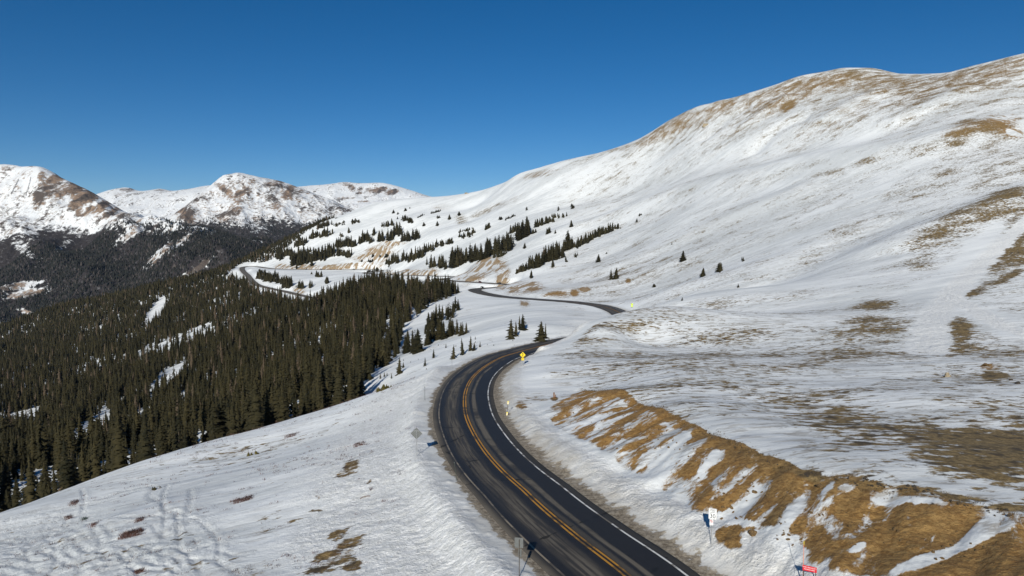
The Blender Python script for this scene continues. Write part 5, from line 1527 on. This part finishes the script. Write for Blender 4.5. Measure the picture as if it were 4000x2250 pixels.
CARS = [('jeep', 'black', 1213.4, 729.0, 607, 1.7, True, 'black jeep-like car with a round white spare wheel cover in the tight bend'),
        ('suv', 'maroon', 1213, 711.9, 754, -1.6, False, 'maroon car on the straight just behind the tight bend'),
        ('van', 'white', 1131.3, 700.3, 885, 1.6, True, 'white van rounding the middle bend of the far road'),
        ('sedan', 'charcoal', 1250.6, 712.8, 728, 1.6, True, 'dark car half hidden behind the tan cut bank'),
        ('sedan', 'black', 989, 691.8, 1073, -1.6, False, 'black car alone on the upper straight left of the white van'),
        ('suv', 'brown', 883, 678.8, 1364, 1.5, True, 'brownish car on the highest straight, rightmost of three'),
        ('suv', 'brown', 810, 678.8, 1402, -1.5, False, 'brownish car on the highest straight, middle of three'),
        ('suv', 'charcoal', 770.5, 678.3, 1424, 1.5, True, 'dark car on the highest straight, leftmost of three'),
        ('sedan', 'charcoal', 933, 688.9, 1128, 1.5, True, 'dark car inside the small upper hairpin')]
for st_, colr_, px, py, d, lane, away, lab in CARS:
    o = make_car(st_, colr_)
    on_road(o, px, py, d, lane, away)
    tag(o, lab, 'car')
o = make_car('suv', 'charcoal')
w = hit(1096, 703.2)
o.location = (w[0], w[1], w[2]); o.rotation_euler = (0, 0, R(12))
tag(o, 'dark sport utility car parked on the snowy pull-off beside two people', 'car')

# two people beside the parked car
m_coat = plain('dark_winter_coat', (0.025, 0.027, 0.035), 0.9, var=0.2)
m_trou = plain('dark_trousers', (0.03, 0.032, 0.042), 0.9, var=0.2)
m_skin = plain('skin', (0.42, 0.25, 0.18), 0.6)
m_hair = plain('dark_hair', (0.02, 0.014, 0.01), 0.8)
def skinned(name, verts, edges, radii, mat, parent, root=0):
    me = bpy.data.meshes.new(name)
    me.from_pydata(verts, edges, [])
    o = link(name, me)
    o.modifiers.new('skin', 'SKIN').use_smooth_shade = True
    for k, r_ in enumerate(radii): me.skin_vertices[0].data[k].radius = (r_, r_)
    me.skin_vertices[0].data[root].use_root = True
    o.modifiers.new('sub', 'SUBSURF').levels = 1
    dg = bpy.context.evaluated_depsgraph_get()
    m2 = bpy.data.meshes.new_from_object(o.evaluated_get(dg))
    bpy.data.objects.remove(o)
    m2.materials.clear()
    return link(name, m2, mat, parent)
def person(px, py, rz, lab):
    w = hit(px, py)
    root = empty('person', (w[0], w[1], w[2]), R(rz))
    V = [(0, 0, .95), (0, 0, 1.2), (0, 0, 1.42), (0, 0.01, 1.52), (0, -0.01, 1.62), (0, -0.015, 1.72),
         (.10, 0, .90), (.115, -.02, .50), (.12, .03, .09), (.125, -.13, .04), (-.10, 0, .90), (-.11, .0, .50), (-.12, .03, .09), (-.13, -.13, .04),
         (.19, 0, 1.40), (.25, .02, 1.14), (.25, -.08, .92), (.25, -.11, .83), (-.19, 0, 1.40), (-.25, .03, 1.14), (-.24, -.10, .93), (-.24, -.13, .84)]
    E = [(0, 1), (1, 2), (2, 3), (3, 4), (4, 5), (0, 6), (6, 7), (7, 8), (8, 9), (0, 10), (10, 11), (11, 12), (12, 13), (2, 14), (14, 15), (15, 16), (16, 17), (2, 18), (18, 19), (19, 20), (20, 21)]
    Rr = [.15, .15, .14, .058, .095, .075, .095, .062, .045, .042, .095, .062, .045, .042, .075, .055, .04, .036, .075, .055, .04, .036]
    skinned('body', V, E, Rr, m_skin, root)
    skinned('coat', [V[i] for i in (0, 1, 2, 14, 15, 16, 18, 19, 20)] + [(0, 0, .82)], [(0, 1), (1, 2), (2, 3), (3, 4), (4, 5), (2, 6), (6, 7), (7, 8), (0, 9)], [.185, .18, .165, .10, .075, .06, .10, .075, .06, .19], m_coat, root)
    skinned('trousers', [V[i] for i in (0, 6, 7, 8, 10, 11, 12)], [(0, 1), (1, 2), (2, 3), (0, 4), (4, 5), (5, 6)], [.165, .115, .082, .066, .115, .082, .066], m_trou, root)
    skinned('hair', [(0, .015, 1.66), (0, .02, 1.735)], [(0, 1)], [.10, .088], m_hair, root)
    tag(root, lab, 'person')
person(1087.6, 703.6, 160, 'person in dark winter clothes standing on the pull-off, farther from the parked car')
person(1090.8, 703.5, 200, 'person in dark winter clothes standing on the pull-off, nearer the parked car')

# ------------------------------------------------------------------ boulders, clods, twigs
def rock_mesh(seed, flat_=0.7, det=3):
    g = np.random.default_rng(seed)
    bm = bmesh.new()
    bmesh.ops.create_icosphere(bm, subdivisions=det, radius=1)
    ox = g.random(3) * 50
    for v in bm.verts:
        c = v.co
        n = pnoise(np.array([c.x * 1.1 + ox[0]]), np.array([c.y * 1.1 + c.z * 1.7 + ox[1]]))[0] * 0.45 + pnoise(np.array([c.x * 2.7 + ox[2]]), np.array([c.z * 2.7 - c.y + ox[0]]))[0] * 0.22
        c *= 1 + n
        c.z *= flat_
    for k in range(5):
        d = Vector(g.normal(size=3)).normalized()
        for v in bm.verts:
            e = v.co.dot(d) - 0.72
            if e > 0: v.co -= d * e
    me = bpy.data.meshes.new('stone')
    bm.normal_update(); bm.to_mesh(me); bm.free()
    return me
def stone_mat(name, a, c):
    m, t, b = new_mat(name)
    nb = NB(t)
    tc = nb.n('ShaderNodeTexCoord').outputs['Object']
    n = nb.noise(tc, 3, 8, 0.7)
    t.links.new(nb.mix(nb.smooth(n, 0.3, 0.7), a, c), b.inputs['Base Color'])
    b.inputs['Roughness'].default_value = 0.9
    t.links.new(nb.bump(n, 0.15, 0.8), b.inputs['Normal'])
    return m
m_st1 = stone_mat('pale_granite', (0.24, 0.19, 0.12), (0.46, 0.38, 0.27))
m_st2 = stone_mat('dark_weathered_stone', (0.035, 0.028, 0.022), (0.11, 0.085, 0.06))
m_st3 = stone_mat('brown_clay_clod', (0.12, 0.07, 0.025), (0.27, 0.17, 0.07))
BIGROCK = [(2384,948,8,8.5,m_st1,.95,'rounded pale tan boulder alone on the windswept bench, right side'),
           (2562,966,8,6,m_st2,.8,'dark boulder on white snow at the right border'),
           (2486,921,14,7,m_st3,.7,'orange-brown earth block sticking out of the snow behind the pale boulder'),
           (1777,316,9,6,m_st1,.75,'grey rock outcrop high on the snowy flank under the ridge'),
           (2545,957,5,3.4,m_st2,.8,'small dark stone beside the right border, left of the dark boulder'),
           (2065,1225,12,6,m_st3,.75,'cracked clay block at the corner of the cut bank lip'),
           (1858,1120,12,5,m_st3,.6,'orange clay lump high on the cut bank, beside a snow chute'),
           (1175,485,8,3,m_st1,.6,'low rocky knob on the skyline of the snowy saddle'),
           (1897,1346,14,11,m_st3,.8,'rounded clay boulder lying on snow at the foot of the bank'),
           (1900,1240,9,5,m_st3,.7,'clay block standing out in the middle of the cut bank')]
for n_, (px, py, hw, hh, mt_, fl, lab) in enumerate(BIGROCK):
    w = hitd(px, py)
    k = k_at(w)
    me = rock_mesh(40 + n_, fl)
    o = link('boulder', me, mt_)
    o.location = (w[0], w[1] + hw * k * 0.4, w[2] + hh * k * 0.15)
    o.scale = (hw * k, hw * k * 0.8, hh * k * 1.05)
    o.rotation_euler = (0.2 * random.random(), 0.2 * random.random(), random.random() * 6)
    tag(o, lab, 'boulder')
clods = [rock_mesh(80 + k, 0.65, 2) for k in range(4)]
for me, mt_ in zip(clods, (m_st2, m_st3, m_st2, m_st2)): me.materials.append(mt_)
g = np.random.default_rng(5)
CL = []
for (x0, y0, x1, y1, n, sp, h) in ((2030,1195,2240,1215,26,7,2.6),(2180,1208,2240,1228,14,6,3.4),(2260,1228,2350,1240,20,5,3.6),(2380,1262,2440,1275,10,6,3.0),(2480,1285,2560,1305,12,8,3.6),(2080,1210,2570,1290,26,14,2.2),(1760,1085,2000,1190,22,8,2.0)):
    for k in range(n):
        f = g.random()
        CL.append((x0 + (x1 - x0) * f + g.normal() * sp, y0 + (y1 - y0) * f + g.normal() * sp * 0.6, h * g.uniform(0.5, 1.4)))
n_lip = len(CL)
for (x0, y0, x1, y1, n, sp, h) in ((1420,1030,1700,1130,34,24,1.7),(1650,1090,1980,1260,60,30,2.3),(1800,1250,2030,1360,40,26,3.0),(2050,1290,2480,1400,46,34,3.0)):
    for k in range(n):
        f = g.random()
        CL.append((x0 + (x1 - x0) * f + g.normal() * sp, y0 + (y1 - y0) * f + g.normal() * sp * 0.8, h * g.uniform(0.5, 1.5)))
for k, (px, py, h) in enumerate(CL):
    w = hit(px, py)
    if w is None: continue
    s = k_at(w) * h
    o = bpy.data.objects.new('stone' if k < n_lip else 'earth_clod', clods[k % 4] if k < n_lip else clods[1])
    COL.objects.link(o)
    o.location = (w[0], w[1], w[2] + 0.15 * s)
    o.scale = (s * 1.5, s, s)
    o.rotation_euler = (g.random(), g.random(), g.random() * 6)
    if k < n_lip: tag(o, 'small dark stone or clod strewn on the snow along the lip of the cut bank', 'stone', 'stones along the lip of the cut bank')
    else: tag(o, 'small brown clod of earth lying on the face of the roadside cut bank', 'clod', 'earth clods on the face of the cut bank')

def twig_mesh(name, pts, mat, tint=True):
    """pts: (x, y, z, height, spread, count)"""
    V, Fc = [], []
    g = np.random.default_rng(21)
    for (x, y, z, h, sp, n) in pts:
        for k in range(int(n)):
            a = g.random() * 6.28; q = abs(g.normal()) * sp * 0.6
            bx_, by_ = x + math.cos(a) * q, y + math.sin(a) * q * 0.6
            hh = h * g.uniform(0.5, 1.2); lx, ly = g.normal() * hh * 0.55 + 0.25 * hh, g.normal() * hh * 0.4
            wd = 0.012 + 0.045 * hh
            dx, dy = math.cos(a) * wd, math.sin(a) * wd
            b = len(V)
            V += [(bx_ - dx, by_ - dy, z - 0.05), (bx_ + dx, by_ + dy, z - 0.05), (bx_ + lx, by_ + ly, z + hh)]
            Fc.append((b, b + 1, b + 2))
    return np_mesh(name, np.array(V), np.array(Fc), smooth=False)
m_twig = plain('bare_willow_twigs', (0.105, 0.060, 0.050), 0.95, var=0.35, scale=0.4, spec=0.1)
m_twig2 = plain('dead_tundra_grass', (0.105, 0.075, 0.038), 0.95, var=0.4, scale=0.5, spec=0.1)
m_jun = foliage_mat('yellowish_juniper', (0.045, 0.042, 0.012), (0.11, 0.085, 0.02), None)
# ground cover of twigs poking through the near left slope
tw = []
lim = np.array([P(*q)[:2] for q in ((-100,1449,56),(300,1449,50),(900,1449,43),(1060,1200,60),(1040,1050,90),(1040,970,118),(920,994,125),(700,1066,117),(400,1156,94),(0,1316,74),(-150,1380,69))])
n = 9000
xx = g.uniform(lim[:, 0].min(), lim[:, 0].max(), n); yy = g.uniform(lim[:, 1].min(), lim[:, 1].max(), n)
ok = in_poly(xx, yy, lim) & (pnoise(xx / 9 * 0.5 + yy * 0.05, yy / 4) + 0.5 * pnoise(xx / 3, yy / 1.5) + 0.35 * g.normal(size=n) > 0.62)
xx, yy = xx[ok], yy[ok]
zz = ground(xx, yy)
for x, y, z in zip(xx, yy, zz): tw.append((x, y, z, g.uniform(0.10, 0.26), g.uniform(0.25, 0.9), g.integers(6, 15)))
edge = catmull(np.array([P(*q) for q in ((400,1152,95),(560,1100,106),(700,1062,118),(820,1026,123),(920,991,126),(1000,965,124),(1050,949,121))]), lambda p: 1.0)
for q in edge:
    for k in range(3 if q[0] > -24 else 1):
        x, y = q[0] + g.normal() * 0.8, q[1] + g.normal() * 1.5 - 1
        tw.append((x, y, ground(x, y)[0], g.uniform(0.15, 0.45), 0.7, g.integers(6, 14)))
tag(link('twig_cover', twig_mesh('twig_cover', tw, m_twig), m_twig), 'thin reddish willow twigs poking through the near snow slope', 'twigs', kind='stuff')
# brown grass hanging over the lip of the cut, and tufts over the bench
gr = []
lip = catmull(np.array([P(*q) for q in crest]), lambda p: 0.25)
for q in lip:
    for k in range(2):
        x, y = q[0] + g.normal() * 0.35, q[1] + g.normal() * 0.5 + 0.2
        gr.append((x, y, ground(x, y)[0], g.uniform(0.06, 0.2), 0.25, g.integers(5, 10)))
tag(link('grass_tufts', twig_mesh('grass_tufts', gr, m_twig2), m_twig2), 'dead brown grass tufts along the lip of the cut bank', 'grass', kind='stuff')
# shrubs
SHR = [(186,1266,14,12,.62,'dark reddish willow shrub nearest the forest on the trodden slope'),(172,1303,13,10,.5,'thin brown willow shrub below the ski tracks'),(214,1305,9,8,.5,'dark green dwarf shrub among the ski tracks'),(236,1320,11,14,.62,'narrow red willow shrub lower on the trodden slope'),
       (330,1345,42,16,.7,'wide dark red willow shrub patch, largest on the trodden slope'),(352,1308,14,9,.45,'faint grey-brown twig patch right of the ski tracks'),(352,1438,16,9,.5,'brown shrub near the bottom border below the ski tracks'),
       (905,1118,18,9,.5,'reddish shrub at the upper left slope above a dirt patch'),(735,1095,26,8,.45,'low reddish twig patch close to the slope edge'),(610,1258,38,10,.5,'long grey twig patch in the middle of the near snow slope')]
for (px, py, hw, hh, ht, lab) in SHR:
    w = hitd(px, py); k = k_at(w)
    root = empty('willow_shrub', w)
    L_ = []
    for q in range(int(hw * 2.8)):
        dx, dpy = float(np.clip(g.normal(), -1.3, 1.3)) * hw * 0.45, float(np.clip(g.normal(), -1.2, 1.2)) * hh * 0.34
        v = hit(px + dx, py + dpy - dx * 0.28)
        if v is None or np.hypot(*(v - w)[:2]) > 1.5 * hw * k + 1.0: continue
        L_.append((v[0] - w[0], v[1] - w[1], v[2] - w[2], ht * g.uniform(0.4, 0.9) * 0.55, 0.35, 9))
    half = len(L_) // 2
    mt_ = m_twig if 'green' not in lab else m_green
    link('twigs', twig_mesh('twigs', L_, mt_), mt_, root)
    tag(root, lab, 'shrub')
JUN = [(958,983,12,10,'yellowish green juniper bush at the slope edge beside the forest'),(972,978,13,13,'taller olive juniper bush right of the yellowish one at the slope edge'),(640,1143,16,9,'yellow-green low bush on the slope edge under the front trees'),(395,1230,14,9,'snow-dusted dark low bush at the slope edge near the left trees')]
for n_, (px, py, hw, hh, lab) in enumerate(JUN):
    w = next(q for q in (hit(px, py + e) for e in range(0, 40, 2)) if q is not None and q[1] < 180)
    k = k_at(w)
    root = empty('juniper_bush', w)
    for q in range(5):
        cv_, cf_ = BUSHV[q % 2]
        sc = hh * k * g.uniform(0.7, 1.15)
        Vb = cv_ * sc + np.array([(q - 2) * hw * k * 0.4, g.normal() * 0.3, -0.05])
        link('branch_clump', np_mesh('branch_clump', Vb, cf_, smooth=False, attrs=dict(tint=np.full(len(Vb), g.random() * 0.9))), m_jun if n_ < 3 else m_fol, root)
    tag(root, lab, 'bush')
# stick on the snow
w = hit(918, 1255); k = k_at(w)
bm = bmesh.new()
prev = None
root = empty('fallen_branch', w, 0)
for a0, a1 in (((-12, 0), (-4, 5)), ((-4, 5), (6, 8)), ((6, 8), (13, 8))):
    v0 = hit(918 + a0[0], 1255 - a0[1] * .8); v1 = hit(918 + a1[0], 1255 - a1[1] * .8)
    d = Vector(v1 - v0); m_ = Matrix.Translation(Vector((v0 + v1) / 2 - w) + Vector((0, 0, 0.03))) @ d.to_track_quat('Z', 'Y').to_matrix().to_4x4()
    bmesh.ops.create_cone(bm, cap_ends=True, segments=6, radius1=0.05, radius2=0.035, depth=d.length * 1.05, matrix=m_)
bm_obj('branch', bm, m_wood2, root)
tag(root, 'dark bent branch lying on the snow left of the road', 'branch')

# ------------------------------------------------------------------ snow fences on the far left mountain
for (p0, p1, lab) in (((46,455),(27,491),'left of two long dark avalanche fences high on the far left mountain'), ((77.5,449),(65,495),'right of two long dark avalanche fences high on the far left mountain')):
    ws = [m_hit(mt1, p0[0] + (p1[0] - p0[0]) * f, p0[1] + (p1[1] - p0[1]) * f) for f in np.linspace(0, 1, 15)]
    w0 = ws[0]
    root = empty('snow_fence', w0)
    for rail in range(4):
        bm = bmesh.new()
        for a, c in zip(ws, ws[1:]):
            d = Vector(c - a); mid = Vector((a + c) / 2 - w0) + Vector((0, 0, 1.3 + 1.35 * rail))
            M_ = Matrix.Translation(mid) @ d.to_track_quat('X', 'Z').to_matrix().to_4x4() @ Matrix.Diagonal((d.length, 0.3, 0.9, 1))
            bmesh.ops.create_cube(bm, size=1, matrix=M_)
        bm_obj('rail', bm, m_wood2, root)
    for a in ws[::2]:
        bm_obj('post', slab(0.5, 0.5, 7.5, 0, (a[0] - w0[0], a[1] - w0[1] + 0.5, a[2] - w0[2] + 2.4)), m_wood2, root)
    tag(root, lab, 'snow fence', 'avalanche fences on the far mountain')

# ------------------------------------------------------------------ the air itself
lo_z = min(float(Zg.min()), *(float(M_['Z'].min()) for M_ in (mt1, mt2, mt3))) - 1.0
hi_z = max(float(Zg.max()), *(float(M_['Z'].max()) for M_ in (mt1, mt2, mt3))) + 12.0
hz_ = bm_obj('haze', slab(24000, 12200, hi_z - lo_z, 0, (-2000, 5600, (hi_z + lo_z) / 2)), None)
m = bpy.data.materials.new('thin_mountain_air')
m.use_nodes = True
t = m.node_tree
for n_ in list(t.nodes):
    if n_.type == 'BSDF_PRINCIPLED': t.nodes.remove(n_)
v = t.nodes.new('ShaderNodeVolumePrincipled')
v.inputs['Color'].default_value = (0.50, 0.68, 0.95, 1)
v.inputs['Density'].default_value = 0.000012
t.links.new(v.outputs[0], t.nodes['Material Output'].inputs['Volume'])
hz_.data.materials.append(m)
tag(hz_, 'thin pale blue mountain air over the whole valley', 'haze', kind='stuff')
print('haze', lo_z, hi_z, 'cover', Xg.min(), Xg.max(), Yg.min(), mt3['Y'].max(), mt1['X'].min(), mt3['X'].max())
